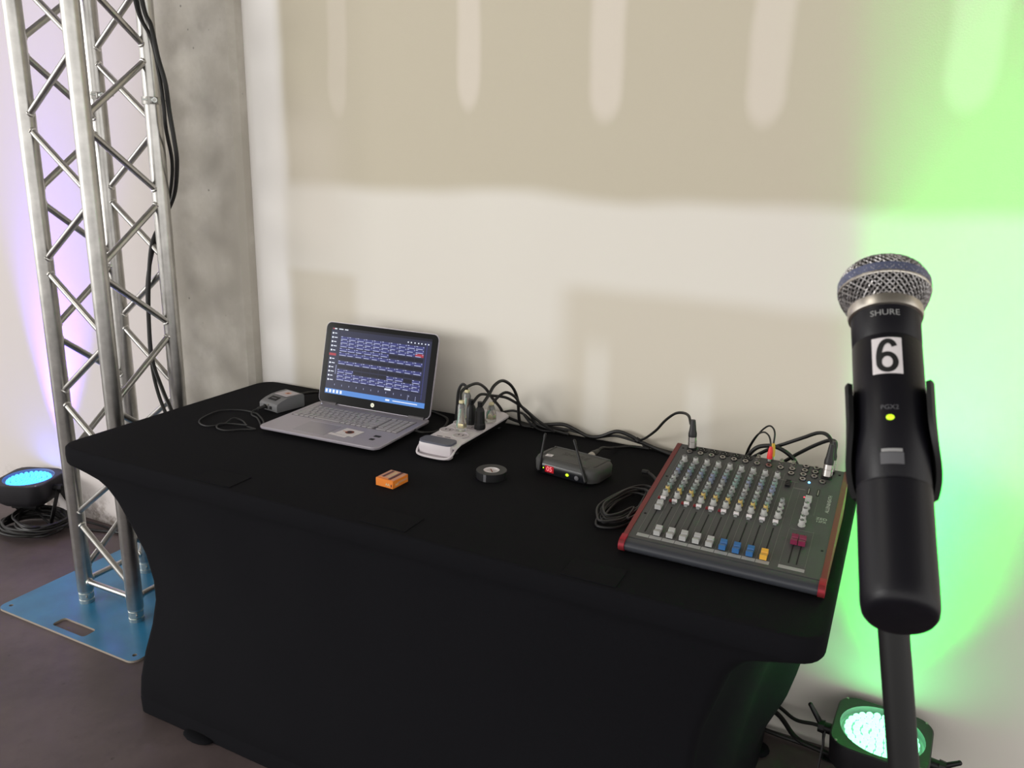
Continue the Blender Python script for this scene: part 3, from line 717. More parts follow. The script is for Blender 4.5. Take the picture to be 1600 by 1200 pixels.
# ------------------------------------------------------------------ power strip
ps = thing('power_strip', 'white power strip with grey rocker cover, between the laptop and the receiver', 'power strip', (.8815, .575, TH), 0)
hx, y0, y1, zt = .052, -.172, .172, .040
def strip_ring(z, ins, r): return [(p[0], p[1], z) for p in rrect(-hx+ins, hx-ins, y0+.022+ins, y1-ins, r, 6)]
b = MB(); rg = [strip_ring(.006, .018, .014), strip_ring(.010, .012, .018), strip_ring(.028, .002, .022)]
n = len(rg[0]); fs = [tuple(range(n-1, -1, -1)), tuple(2*n+i for i in range(n))]
for j in range(2):
    for i in range(n): fs.append((j*n+i, j*n+(i+1) % n, (j+1)*n+(i+1) % n, (j+1)*n+i))
b.raw([p for l in rg for p in l], fs); part('underside', b, M['blackplastic'], ps)
b = MB()
prof = [(-.1725, .014), (-.1740, .010), (-.1700, .0085), (-.162, .012), (-.152, .022), (-.143, .033), (-.128, .0395), (-.10, .040), (.150, .040), (.166, .037), (.172, .030), (.172, .027), (-.140, .027), (-.150, .020), (-.160, .011)]
# shell: top skin that curls down to a lip at the front
us = [i/8 for i in range(-8, 9)]
top = [(-.158, .0372), (-.150, .0392), (-.135, .0400), (-.05, .0400), (.05, .0400), (.150, .0400), (.164, .0380), (.172, .0320)]
vs = []; 
for (y, z) in top:
    e = 1.0
    if y > .14: e = 1-.30*((y-.14)/.032)**2
    for u in us:
        fz = z-(.006*abs(u)**6 if abs(u) > .6 else 0); vs.append((u*hx*e, y, fz))
nu = len(us); k = len(top)
vs2 = [(p[0], p[1], p[2]-.0045) for p in vs]
fs = [(j*nu+i, j*nu+i+1, (j+1)*nu+i+1, (j+1)*nu+i) for j in range(k-1) for i in range(nu-1)]
N = len(vs); fs += [tuple(q+N for q in reversed(f)) for f in fs]
bd = [j*nu for j in range(k)]+[(k-1)*nu+i for i in range(1, nu)]+[j*nu+nu-1 for j in range(k-2, -1, -1)]+[i for i in range(nu-2, 0, -1)]
fs += [(bd[i], bd[(i+1) % len(bd)], bd[(i+1) % len(bd)]+N, bd[i]+N) for i in range(len(bd))]
b.raw(vs+vs2, fs); part('top_shell', b, M['white_plastic'], ps, smooth=50)
b = MB(); b.tube(spline([(-.0515, -.120, .034), (-.0515, -.150, .027), (-.0508, -.168, .016), (-.044, -.1785, .0100), (-.028, -.1815, .0075), (0, -.1825, .0070), (.028, -.1815, .0075), (.044, -.1785, .0100), (.0508, -.168, .016), (.0515, -.150, .027), (.0515, -.120, .034)]), .0030, 8); part('front_lip', b, M['white_plastic'], ps)
b = MB(); b.prism(rrect(-.049, .049, -.181, -.150, .012, 5), .0060, .0085); part('front_tray', b, M['paper2'], ps)
b = MB(); b.box((0, -.160, .0235), (.094, .018, .031), 0, None, .004); part('rocker_base', b, M['white_plastic'], ps)
b = MB(); b.prism(rrect(-.0475, .0475, -.1725, -.128, .014, 6), .0385, .0436); part('rocker_cover', b, M['slate'], ps, 'slate grey rocker cover')
for (x, y) in ((-.026, -.060), (.026, -.082), (-.026, 0.012), (.026, -.010), (-.026, .075), (.026, .060)):
    b = MB(); b.lathe([(.0215, .0402), (.0215, .0412), (.0195, .0412), (.0195, .0402)], 26, 0, T(x, y, 0), False); b.lathe([(0, .0404), (.0195, .0404)], 26, 1, T(x, y, 0), False)
    for s in (-1, 1): b.box((x+s*.006, y+.002, .0406), (.0025, .007, .0006), 2)
    part('socket', b, [M['white_plastic'], M['paper2'], M['hole']], ps)
for x in (-.018, .006):
    b = MB(); b.box((x, -.113, .0404), (.016, .003, .0006)); part('mark', b, M['ink_dim'], ps)
for sx in (-1, 1):
    for yy in (-.11, .13):
        b = MB(); b.lathe([(.008, 0), (.007, .007)], 12, 0, T(sx*.028, yy, 0)); part('foot', b, M['blackplastic'], ps)

SZ = TH+.0408
def plug(kind, x, y, lead, r, label, h=.045):
    t = thing('power_plug', label, 'plug', (x, y, SZ), 0, 'plugs in the power strip')
    L = lambda q: (q[0]-x, q[1]-y, q[2]-SZ)
    if kind == 'black':
        b = MB(); b.lathe([(.0150, 0), (.0155, .004), (.0150, .014), (.0140, .016), (.0125, h-.012), (.009, h-.004), (.006, h)], 12); part('plug_body', b, M['blackplastic'], t, smooth=20)
        b = MB()
        for i in range(4): b.lathe([(.0068, h-.002+i*.004), (.0068, h+.0005+i*.004), (.005, h+.001+i*.004)], 10, 0, None, True)
        part('strain_relief', b, M['blackplastic'], t)
    else:
        b = MB(); b.lathe([(.0138, 0), (.0142, .004), (.0138, .024), (.0112, .030), (.0105, h-.008), (.007, h)], 16, 0, None, True)
        part('clear_shell', b, M['clear'], t)
        b = MB(); b.box((0, 0, .013), (.016, .012, .012), 0, None, .001); part('terminal_block', b, M['brass'], t)
        b = MB(); b.box((0, 0, h+.004), (.012, .012, .008), 0, None, .002); part('cord_grip', b, M['cream'], t)
        for k, (mm, dx) in enumerate((('green_wire', -.006), ('brown_wire', .005), ('brass', 0))):
            b = MB(); b.tube(spline([(dx, -.004+.004*k, .008), (dx*1.2, -.005+.004*k, .018), (0, 0, h-.010)]), .0022, 6); part('wire', b, M[mm], t)
        b = MB(); b.cyl((0, 0, h-.014), (0, 0, h+.002), r+.0004, None, 10); part('sheath', b, M['cable'], t)
    b = MB(); b.tube([L(q) for q in spline([(x, y, SZ+h-.004)]+lead)], r, 8); part('lead', b, M['cable'], t)
bk = TH+.005
plug('clear', .889, .530, [(.877, .550, .885), (.890, .600, .897), (.887, .660, .872), (.891, .700, .832), (.894, .742, .795), (.910, .756, .765), (.98, .757, .752), (1.10, .742, bk)], .0042, 'clear plug with green and brown wires, nearest the grey rocker cover', .074)
plug('clear', .868, .597, [(.862, .600, .885), (.850, .600, .889), (.838, .602, .868), (.832, .606, .83), (.822, .62, .775), (.815, .66, .7505), (.82, .74, .7505)], .0040, 'tall clear plug behind the one with green wires', .084)
plug('black', .885, .590, [(.895, .62, .862), (.913, .66, .852), (.933, .70, .840), (.963, .712, .824), (.985, .72, .808), (1.02, .735, .776), (1.07, .74, bk)], .0040, 'black plug behind the front black plug on the strip', .056)
plug('black', .925, .565, [(.931, .600, .870), (.933, .630, .891), (.943, .660, .899), (.957, .690, .877), (.963, .715, .834), (.962, .738, .760), (.99, .747, .7505)], .0044, 'black ribbed plug in front at the right edge of the power strip', .062)
plug('clear', .921, .638, [(.928, .655, .848), (.943, .680, .861), (.962, .700, .846), (.975, .715, .817), (.997, .730, .790), (1.021, .740, .762), (1.11, .742, bk)], .0040, 'clear plug at the far end of the row on the power strip', .046)
mb = MB(); mb.tube(spline([(.885, .742, .770), (.895, .752, .776), (.93, .756, .786), (.965, .756, .781), (.985, .757, .768), (1.02, .757, .755), (1.10, .757, .754)]), .0034, 8)
single('strip_lead', mb, M['cable'], 'thin black lead leaving the back end of the power strip', 'cable')

# leads along the back edge of the table
mb = MB(); mb.tube(spline([(.96, .748, .752), (1.00, .750, .7555), (1.05, .751, .766), (1.09, .751, .7725), (1.125, .751, .764), (1.165, .750, .7515), (1.20, .750, .757), (1.245, .751, .779), (1.285, .751, .773), (1.315, .75, .762), (1.36, .745, .752), (1.42, .72, .7505), (1.50, .705, .7505)]), .0052, 8)
mb.cyl((1.300, .752, .766), (1.309, .751, .7628), .0078, None, 10)
single('wall_lead', mb, M['cable'], 'thick black lead rippling along the back edge of the table by the wall', 'cable')
mb = MB(); mb.tube(spline([(.985, .758, .756), (1.02, .76, .754), (1.10, .7595, .7565), (1.18, .7595, .7495), (1.24, .7595, .763), (1.31, .7595, .755), (1.36, .757, .7490), (1.45, .735, .7495)]), .0034, 8)
single('wall_lead', mb, M['cable'], 'thinner black lead running behind the rippling thick lead', 'cable')
mb = MB(); mb.tube(spline([(.975, .730, .79), (.99, .735, .77), (1.005, .74, .756), (1.03, .735, .7505), (1.06, .742, .7500)]), .003, 8)
single('short_lead', mb, M['cable_thin'], 'short thin lead drooping where the power leads reach the cloth', 'cable')

# ------------------------------------------------------------------ battery box and tape
bx = thing('battery_box', 'small orange AA battery box lying on the cloth in front of the laptop', 'box', (.884, .216, TH), -4)
b = MB(); b.box((0, 0, .0098), (.050, .057, .0192), 0, None, .0008, 1); part('carton', b, M['orange'], bx)
b = MB()
b.box((-.006, .004, .0196), (.036, .046, .0004), 0); b.box((-.0135, .004, .0198), (.0065, .040, .0004), 1); b.box((.010, .002, .0198), (.0075, .050, .0004), 1)
b.box((.0195, .002, .0196), (.009, .05, .0004), 0)
for i in range(4): b.box((-.004+.002*i, .004, .0199), (.0008, .034, .0003), 2)
part('top_print', b, [M['peach'], M['maroon'], M['cream']], bx)
v, f = text('AA', .009)
b = MB(); b.raw(v, f, 0, T(.010, -.0288, .0085)@Matrix.Rotation(PI/2, 4, 'X')); b.box((.0205, -.0286, .0075), (.0025, .0004, .006), 1); part('lettering', b, [M['cream'], M['maroon']], bx)
b = MB(); b.raw(v, f, 0, T(.0253, -.014, .0080)@RZ(90)@Matrix.Rotation(PI/2, 4, 'X')); b.box((.0251, .008, .0105), (.0004, .034, .004), 1); part('side_lettering', b, [M['cream'], M['peach']], bx)

tp = thing('tape_roll', 'roll of black electrical tape lying flat left of the receiver', 'tape', (1.066, .366, TH), 12)
b = MB(); b.lathe([(.0195, .0), (.0362, .0), (.0367, .0006), (.0367, .0184), (.0362, .019), (.0195, .019), (.0195, 0)], 44, 0, None, False); part('tape', b, M['tape'], tp)
b = MB(); b.lathe([(.0170, .001), (.0196, .001), (.0196, .0182), (.0170, .0182), (.0170, .001)], 32, 0, None, False); part('core', b, M['paper'], tp)
b = MB(); b.lathe([(0, .0165), (.0172, .0165)], 32, 0, None, False); b.box((.0, 0, .0168), (.022, .003, .0003), 1, RZ(-62)); b.box((0, 0, .01665), (.024, .014, .0003), 2, RZ(-20)); part('core_label', b, [M['paper'], M['ink_brown'], M['paper2']], tp)
b = MB(); b.box((.0368, 0, .0095), (.0008, .007, .018), 0, RZ(-100)); part('tape_end', b, M['ink_dim'], tp)

# ------------------------------------------------------------------ wireless receiver
rx = thing('wireless_receiver', 'dark grey wireless microphone receiver showing red 05, with two whip antennas', 'receiver', (1.227, .489, TH), -8.5)
RW, RD, RH = .178, .104, .040
b = MB(); rg = []
for z, ins, r in ((.002, .006, .026), (.006, .001, .028), (.030, .0, .028), (.037, .003, .028), (.040, .008, .026)):
    rg.append([(p[0], p[1], z) for p in rrect(-RW/2+ins, RW/2-ins, -RD/2+ins, RD/2-ins, r, 6)])
n = len(rg[0]); fs = [tuple(range(n-1, -1, -1)), tuple(4*n+i for i in range(n))]
for j in range(4):
    for i in range(n): fs.append((j*n+i, j*n+(i+1) % n, (j+1)*n+(i+1) % n, (j+1)*n+i))
b.raw([p for l in rg for p in l], fs); part('case', b, M['rx'], rx, smooth=50)
b = MB(); b.tube(spline([(-.072, -.030, .0402), (-.074, .030, .0402), (-.066, .040, .0402), (.066, .040, .0402), (.074, .030, .0402), (.072, -.030, .0402)], 6), .0016, 6); part('top_ridge', b, M['rx'], rx)
b = MB(); v, f = text('SHURE', .024); b.raw(v, f, 0, T(.0, .010, .0404)); part('lettering', b, M['blackplastic'], rx, 'dark lettering moulded in the top')
b = MB()
fr = [(-.0525, .004), (-.0535, .012), (-.0535, .026), (-.0500, .033), (-.0445, .0385), (-.040, .0408), (-.036, .0408), (-.036, .004)]
vs = [(s*.062, p[0], p[1]) for s in (-1, 1) for p in fr]; n = len(fr)
b.raw(vs, [tuple(range(n)), tuple(range(2*n-1, n-1, -1))]+[(i, n+i, n+(i+1) % n, (i+1) % n) for i in range(n)]); part('front_panel', b, M['rx_front'], rx, 'glossy black front panel', smooth=50)
FR = lambda x, z: T(x, -.0538, z)@Matrix.Rotation(PI/2, 4, 'X')
b = MB(); b.box((-.036, -.0537, .0175), (.024, .0006, .0165), 0); v, f = text('05', .0165); b.raw(v, f, 1, FR(-.036, .0175)@T(0, 0, .0006)); part('display', b, [M['led_redp'], M['led_red']], rx, 'red numeric display')
b = MB(); b.sphere((-.053, -.0535, .0180), .0017, 8); part('signal_light', b, M['led_green'], rx)
b = MB(); b.sphere((.014, -.0535, .0150), .0036, 10, 0, None, (1.25, 1, 1)); part('audio_light', b, M['led_green'], rx)
b = MB(); b.lathe([(.0058, 0), (.0058, .002), (.005, .0026)], 16, 0, T(.040, -.053, .0135)@Matrix.Rotation(PI/2, 4, 'X')); part('button', b, M['ink_dim'], rx)
b = MB(); b.box((0, 0, 0), (.017, .014, .0006)); s_ = part('sticker', b, M['paper'], rx, 'small white sticker'); s_.location = (-.055, -.024, .0405); s_.rotation_euler = (0, 0, math.radians(10))
v, f = text('n', .011); e = MB(); e.raw(v, f, 0, T(0, .001, .0005)); part('letter', e, M['ink_black'], s_)
for (bx_, by, bz, tx_, ty_, tz) in ((-.063, -.058, .012, -.060, -.040, .097), (.067, -.0590, .013, .018, -.034, .097)):
    b = MB(); p, q = Vector((bx_, by, bz)), Vector((tx_, ty_, tz)); d = (q-p)
    b.cyl(p, p+d*.35, .0042, .0036, 10); b.cyl(p+d*.33, q, .0034, .0026, 10); b.cyl(q-d*.09, q, .0036, .0036, 10); b.sphere(q, .0036, 8); b.sphere(p, .0048, 8); part('antenna', b, M['blackplastic'], rx)
def xlr(name, base, d, lead, label, r=.0036, boot=.034, cat='plug', group='XLR plugs', metal=True):
    t = thing(name, label, cat, base, 0, group); d = Vector(d).normalized(); F = rot_to(d)
    b = MB(); b.lathe([(.0085, 0), (.0094, .001), (.0094, .014), (.0088, .0145), (.0088, .016), (.0094, .0165), (.0094, .026)], 20, 0, F); part('shell', b, M['nickel'], t)
    b = MB(); b.lathe([(.0094, .026), (.0097, .028), (.0097, .034), (.0080, .042), (.0062, .048+boot*.3), (.0052, .026+boot)], 18, 0, F); part('boot', b, M['cable'], t)
    b = MB(); e = Vector(base)+d*(.026+boot-.006); b.tube([q-Vector(base) for q in spline([e]+lead)], r, 8); part('lead', b, M['cable'], t)
    b = MB(); b.box((0.0094, 0, .010), (.002, .006, .014), 0, F@RZ(30)); part('latch', b, M['nickel'], t)
    return t
xlr('xlr_plug', (1.239, .549, TH+.020), (.10, .75, .05), [(1.250, .625, .772), (1.258, .66, .762), (1.262, .70, .752), (1.29, .735, .7495), (1.34, .742, .7495)], 'silver XLR plug in the back of the wireless receiver', .0036, .03)

# ------------------------------------------------------------------ mixer
MXL, MXR = 1.462, 1.838
mx = thing('mixing_desk', 'grey audio mixer with red side trims, at the right end of the table', 'mixer', ((MXL+MXR)/2, .35, TH))
cx0, cy0 = (MXL+MXR)/2, .35
SL = .19; ANG = math.atan(SL)
PF, PB = .160, .552      # panel front / back (y)
def pz(y): return .772+SL*(y-.16)
def PM(x, y, h=0.0):
    """frame standing on the sloping panel at room x, y"""
    nrm = Vector((0, -SL, 1)).normalized()
    return T(x-cx0, y-cy0, pz(y)-TH) @ Matrix.Rotation(ANG, 4, 'X') @ T(0, 0, h)
sec = [(.166, TH+.012), (.150, TH+.0145), (.1415, TH+.020), (.1385, TH+.0265), (.1400, TH+.0315), (.1455, TH+.0345), (.158, TH+.0285-.0005+.0)]
sec = [(.180, .747), (.156, .748), (.1475, .7505), (.1425, .756), (.1415, .7620), (.1445, .7675), (.151, .7712), (.160, .7720), (PB-.006, pz(PB-.006)), (PB, pz(PB)-.004), (PB, .765), (PB-.02, .747)]
def extr(xa, xb, sec, mi=0, b=None):
    b = b or MB(); n = len(sec)
    vs = [(x-cx0, p[0]-cy0, p[1]-TH) for x in (xa, xb) for p in sec]
    b.raw(vs, [tuple(range(n)), tuple(range(2*n-1, n-1, -1))]+[(i, n+i, n+(i+1) % n, (i+1) % n) for i in range(n)], mi); return b
body = part('body', extr(MXL+.010, MXR-.010, sec), M['mixbody'], mx, smooth=45)
b = MB(); yl = (PB-PF-.008)/math.cos(ANG); b.box((0, yl/2, .0003), (MXR-MXL-.020, yl, .0012), 0, PM(cx0, PF+.004)); part('top_panel', b, M['mixpanel'], mx)
grow = lambda s, g: [(p[0]+(-g if p[0] < .16 else (g if p[0] > .5 else 0)), p[1]+(-0 if p[1] < .76 and .17 < p[0] < .54 else (g if p[1] > .765 else (-g*.3)))) for p in s]
for xa, xb in ((MXL, MXL+.010), (MXR-.010, MXR)):
    part('side_trim', extr(xa, xb, grow(sec, .0022)), M['mixred'], mx, 'red side trim', smooth=45)
    part('end_cap', extr(xa-.0008, xb+.0008, [(.176, .7455), (.156, .7465), (.146, .7495), (.1405, .7555), (.1392, .7625), (.1425, .7695), (.150, .7742), (.160, .7760), (.166, .7770)]), M['mixcap'], mx, 'bright red rounded end cap', smooth=50)
for sx in (MXL+.05, MXR-.05):
    for yy in (.20, .50):
        b = MB(); b.lathe([(.008, 0), (.008, .004)], 12, 0, T(sx-cx0, yy-cy0, 0)); part('foot', b, M['blackplastic'], mx)
# printing on the panel
b = MB()
def pr(xa, xb, ya, yb, mi=0, bb=None):
    (bb or b).box(((0), ((yb-ya)/2)/math.cos(ANG), .0010), (xb-xa, (yb-ya)/math.cos(ANG), .0004), mi, PM((xa+xb)/2, ya))
CX = [1.4985+.0252*i for i in range(10)]
for i in range(11): pr(CX[0]-.0126+.0252*i-.0004, CX[0]-.0126+.0252*i+.0004, .186, .50 if i < 10 else .47)
for i in range(10): pr(CX[i]-.0120, CX[i]+.0120, .173, .1825, 1)
for xa, xb, ya, yb in ((1.7535, 1.7542, .186, .30), (1.7980, 1.7987, .186, .303), (1.7535, 1.7987, .3005, .3012)): pr(xa, xb, ya, yb)
pr(1.7535, 1.7990, .1735, .1825, 1)
pr(1.738, 1.762, .446, .449); pr(1.700, 1.744, .470, .472); pr(1.640, 1.665, .468, .470); pr(1.79, 1.7905, .36, .43); pr(1.752, 1.7525, .31, .44)
part('panel_print', b, [M['print'], M['printw']], mx, smooth=0)
b = MB(); v, f = text('ALLEN&HEATH', .0098); b.raw(v, f, 0, PM(1.8125, .410, .0013)@RZ(90)); v, f = text('ZED', .011); b.raw(v, f, 0, PM(1.806, .352, .0013)); v, f = text('12FX', .009); b.raw(v, f, 0, PM(1.806, .342, .0013)); part('lettering', b, M['knob'], mx, smooth=0)
# knobs
def knob_mesh(cm_, big=False):
    k = MB(); s = 1.30 if big else 1.06
    k.lathe([(.0056*s, 0), (.0056*s, .0022), (.0045*s, .0028), (.0041*s, .0125), (.0036*s, .0134)], 12, 0)
    k.lathe([(0, .0136), (.0030*s, .0136)], 10, 1, None, False); k.box((0, .0022, .0138), (.0009, .0034, .0004), 2)
    return k.mesh('knob', [cm_, M['ink_dim'], M['fader_w']])
KM = {k: knob_mesh(M[k]) for k in ('knob', 'knob_d', 'knob_b', 'knob_g', 'gold')}; KMB = {k: knob_mesh(M[k], True) for k in ('knob', 'gold')}
def put(name, me, x, y, h=.0008, rz=0):
    o = link(name, me, mx); o.matrix_local = PM(x, y, h)@RZ(rz); return o
rows_ = [(.4785, 'knob'), (.4530, 'knob_d'), (.4395, 'knob_g'), (.4250, 'knob_b'), (.4100, 'knob_d'), (.3911, 'knob'), (.3763, 'knob_d'), (.3600, 'knob_g'), (.3465, 'gold'), (.3305, 'knob')]
rn = random.Random(2)
for i in range(9):
    for j, (y, kk) in enumerate(rows_):
        big = j in (0, 9)
        if i in (3, 8) and j in (3, 4): kk = 'knob_b'
        if i == 5 and j in (2, 3, 4): kk = 'knob_g'
        put('knob', (KMB if big else KM)[kk], CX[i], y-.0023, .0008, rn.uniform(-70, 70))
for y, kk in ((.3809, 'knob_d'), (.3652, 'knob'), (.3485, 'knob'), (.3318, 'knob')): put('knob', KM[kk] if y > .335 else KMB[kk], CX[9]+.0015, y-.0023, .0008, rn.uniform(-70, 70))
for y in (.3838, .3632, .3348, .3201): put('knob', KMB['knob'], 1.7735, y-.0023, .0008, rn.uniform(-60, 60))
# mute buttons, with red markers on the first six channels
mm = MB(); mm.box((0, 0, .0034), (.0104, .0054, .0068), 0, None, .0006, 1); mm.box((0, -.0058, .0017), (.0066, .0060, .0034), 1, None, .0004, 1); mme = mm.mesh('mute_button', [M['paper'], M['knob_d']], 0)
rm = MB(); rm.box((-.0080, .0006, .0024), (.0060, .0058, .0048), 0, None, .0006, 1); rme = rm.mesh('mute_light', M['mixred'], 0)
for i in range(10):
    y = .3085 if i else .312
    put('mute_button', mme, CX[i]+(.0 if i < 9 else .0005), y)
    if i < 6: put('mute_light', rme, CX[i], y)
# fader slots and caps
sl = MB(); sl.box((0, 0, .0008), (.0022, 1, .0006)); 
def slot(x, ya, yb):
    s_ = MB(); s_.box((0, (yb-ya)/2/math.cos(ANG), .0009), (.0024, (yb-ya)/math.cos(ANG), .0006), 0, PM(x, ya)); part('fader_slot', s_, M['hole'], mx, smooth=0)
def fader_mesh(m_):
    k = MB(); w = .0062
    pf = [(-.0118, .002), (-.0108, .0120), (-.0030, .0100), (0, .0050), (.0030, .0100), (.0108, .0120), (.0118, .002)]
    vs = [(s*w, p[0], p[1]) for s in (-1, 1) for p in pf]; n = len(pf)
    k.raw(vs, [tuple(range(n)), tuple(range(2*n-1, n-1, -1))]+[(i, n+i, n+(i+1) % n, (i+1) % n) for i in range(n)]); k.box((0, 0, .0015), (.002, .010, .003)); k.box((0, 0, .0055), (.0125, .0008, .0008))
    return k.mesh('fader_cap', m_, 0)
FM = {k: fader_mesh(M[k]) for k in ('fader_w', 'fader_b', 'fader_y', 'fader_m')}
for i in range(10):
    slot(CX[i], .190, .2905)
    put('fader_cap', FM['fader_w' if i < 6 else ('fader_b' if i < 9 else 'fader_y')], CX[i]+(.0012 if i == 0 else 0), .280 if i == 0 else (.1965-.0006*abs(i-4)), .0008)
for x in (1.7690, 1.7830):
    slot(x, .192, .288); put('fader_cap', FM['fader_m'], x, .2595, .0008)
# sockets and jacks along the back
js = MB(); js.lathe([(.0062, 0), (.0062, .002), (.0060, .0036), (.0034, .0036), (.0034, .0012)], 14, 0, None, False); js.lathe([(.0, .0012), (.0034, .0012)], 12, 1, None, False); js.lathe([(.0074, 0), (.0074, .0012), (.006, .0012)], 6, 1, None, False)
jme = js.mesh('jack_socket', [M['nickel'], M['hole']])
for i in range(9): put('jack_socket', jme, CX[i], .5170)
for (x, y) in ((1.724, .520), (1.7246, .501), (1.7503, .5406), (1.7499, .5223), (1.7494, .5044), (1.7506, .4857), (1.7716, .5412), (1.7713, .5232), (1.7715, .5046), (1.7903, .4890)): put('jack_socket', jme, x, y)
xs = MB(); xs.prism(rrect(-.0110, .0110, -.0095, .0095, .006, 4), 0, .0022, 0); xs.lathe([(.0, .0026), (.0082, .0026), (.0088, .0018)], 18, 1, None, False); 
for a in (90, 210, 330): xs.cyl((.0045*math.cos(math.radians(a)), .0045*math.sin(math.radians(a)), .0026), (.0045*math.cos(math.radians(a)), .0045*math.sin(math.radians(a)), .0032), .0012, None, 6, 2)
xme = xs.mesh('xlr_socket', [M['blackplastic'], M['hole'], M['steel']])
for i in range(6): put('xlr_socket', xme, CX[i]+.001, .5350)
put('xlr_socket', xme, 1.7955, .5125); put('xlr_socket', xme, 1.7990, .5370)
rc = MB(); rc.lathe([(.0050, 0), (.0050, .0015), (.0040, .0016), (.0040, .007), (.0030, .0074), (.0016, .006)], 12, 0, None, True); rme2 = rc.mesh('phono_socket', M['nickel'])
for (x, y) in ((1.6480, .5450), (1.6480, .5360), (1.6985, .5440), (1.6985, .5355), (1.7235, .5450), (1.7230, .5370)): put('phono_socket', rme2, x, y)
db = MB(); db.box((0, 0, .003), (.0100, .0042, .006), 0, None, .0005, 1); dme = db.mesh('push_button', M['blackplastic'], 0)
for k in range(4): put('push_button', dme, 1.7255, .4480+.0062*k)
wb = MB(); wb.box((0, 0, .006), (.0125, .0125, .012), 0, None, .0015, 2); wme = wb.mesh('square_button', M['knob'], 0)
put('square_button', wme, 1.7735, .4060)
for (x, ya, yb) in ((1.7690, .432, .458), (1.7875, .432, .458)):
    s_ = MB(); s_.box((0, (yb-ya)/2, .0009), (.0050, yb-ya, .0010), 0, PM(x, ya)); s_.box((0, (yb-ya)/2, .0013), (.0020, (yb-ya)*.8, .0008), 1, PM(x, ya)); part('meter_slot', s_, [M['hole'], M['steel']], mx, smooth=0)
s_ = MB(); s_.sphere((0, 0, .001), .0028, 8, 0, PM(1.7650, .4786)); part('power_light', s_, M['led_blue'], mx)
s_ = MB(); s_.sphere((0, 0, .001), .0022, 8, 0, PM(1.7640, .4190)); part('peak_light', s_, M['led_pink'], mx)
for (x, y) in ((1.4800, .25), (1.4800, .40), (1.4800, .53), (1.8200, .25), (1.8200, .53)):
    s_ = MB(); s_.lathe([(.0026, .0005), (.0026, .0014), (.001, .0010)], 10, 0, PM(x, y)); part('screw', s_, M['hole'], mx)

# plugs standing in the mixer
zz = lambda y: pz(y)+.003
xlr('xlr_plug', (1.4995, .535, zz(.535)), (-.06, .06, 1), [(1.487, .556, .896), (1.474, .585, .905), (1.455, .61, .903), (1.43, .63, .892), (1.40, .655, .862), (1.37, .69, .822), (1.335, .725, .785), (1.315, .746, .768), (1.318, .751, .760), (1.325, .748, .752), (1.34, .742, .7495)], 'XLR plug standing in the left rear socket of the mixer', .0034, .040)
xlr('xlr_plug', (1.7955, .5130, zz(.513)), (.02, .17, 1), [(1.797, .540, .886), (1.793, .562, .905), (1.78, .580, .914), (1.76, .600, .908), (1.73, .620, .886), (1.69, .640, .858), (1.655, .655, .834), (1.61, .675, .795), (1.56, .70, .752), (1.52, .72, .7495)], 'front XLR plug in the right rear corner of the mixer', .0042, .044)
xlr('xlr_plug', (1.7992, .5375, zz(.5375)), (.02, .10, 1), [(1.803, .556, .893), (1.80, .575, .902), (1.785, .60, .895), (1.755, .625, .870), (1.72, .65, .836), (1.68, .68, .795), (1.62, .70, .755), (1.57, .725, .7495)], 'rear XLR plug in the right rear corner of the mixer, half hidden by another plug', .0042, .040)
def rca(x, y, mm, lead, label, h=.034):
    t = thing('phono_plug', label, 'plug', (x, y, zz(y)-.0005), 0, 'phono plugs in the mixer')
    F = rot_to((0, .04, 1))
    b = MB(); b.lathe([(.0046, 0), (.0046, .008)], 12, 0, F); part('sleeve', b, M['nickel'], t)
    b = MB(); b.lathe([(.0058, .006), (.0062, .008), (.0056, .020), (.0044, h-.006), (.0030, h)], 14, 0, F); part('grip', b, M[mm], t)
    b = MB(); o_ = Vector((x, y, zz(y)-.0005)); b.tube([q-o_ for q in spline([o_+Vector((0, .002, h-.003))]+lead)], .0020, 8); part('lead', b, M['cable'], t)
rca(1.6725, .5355, 'red_rca', [(1.668, .545, .893), (1.660, .56, .899), (1.647, .578, .897), (1.630, .605, .878), (1.610, .64, .835), (1.59, .69, .77), (1.58, .72, .7495)], 'red phono plug standing in the back of the mixer')
rca(1.6755, .5480, 'yellow_rca', [(1.675, .558, .903), (1.668, .572, .912), (1.655, .588, .910), (1.635, .612, .884), (1.612, .65, .835), (1.592, .70, .77), (1.585, .73, .7495)], 'yellow phono plug just behind the red phono plug', .036)
mb = MB(); mb.tube(spline([(1.595, .60, .752), (1.60, .615, .79), (1.625, .62, .838), (1.655, .62, .853), (1.685, .62, .850), (1.715, .63, .826), (1.74, .66, .77), (1.75, .70, .7525)]), .0050, 8)
single('mixer_lead', mb, M['cable'], 'thick black lead arching behind the phono plugs at the back of the mixer', 'cable')

# coiled lead and loose lead end left of the mixer
P = []
rn = random.Random(4)
for i in range(7*10):
    a = 2*PI*i/10+.4; lp = i//10
    ax, ay = .041-.0045*((lp*2) % 5), .116-.009*((lp*3) % 5)
    x, y = ax*math.cos(a), ay*math.sin(a)
    P.append((1.4085+x+.10*y+.004*rn.uniform(-1, 1), .340+y+.005*rn.uniform(-1, 1), TH+.0034+.0028*lp+.0015*rn.random()))
mb = MB(); mb.tube(spline([(1.440, .505, TH+.004), (1.425, .47, TH+.004)]+P+[(1.44, .26, TH+.02), (1.452, .30, TH+.018), (1.455, .33, TH+.006)], 5), .0025, 7)
single('coiled_lead', mb, M['cable_thin'], 'dark lead coiled in long loops against the left side of the mixer', 'cable')
mb = MB(); mb.tube(spline([(1.380, .560, TH+.010), (1.392, .556, TH+.012), (1.410, .545, TH+.009), (1.428, .522, TH+.006), (1.445, .49, TH+.0045), (1.452, .45, TH+.0045)]), [.006]*10+[.0036]*31, 8)
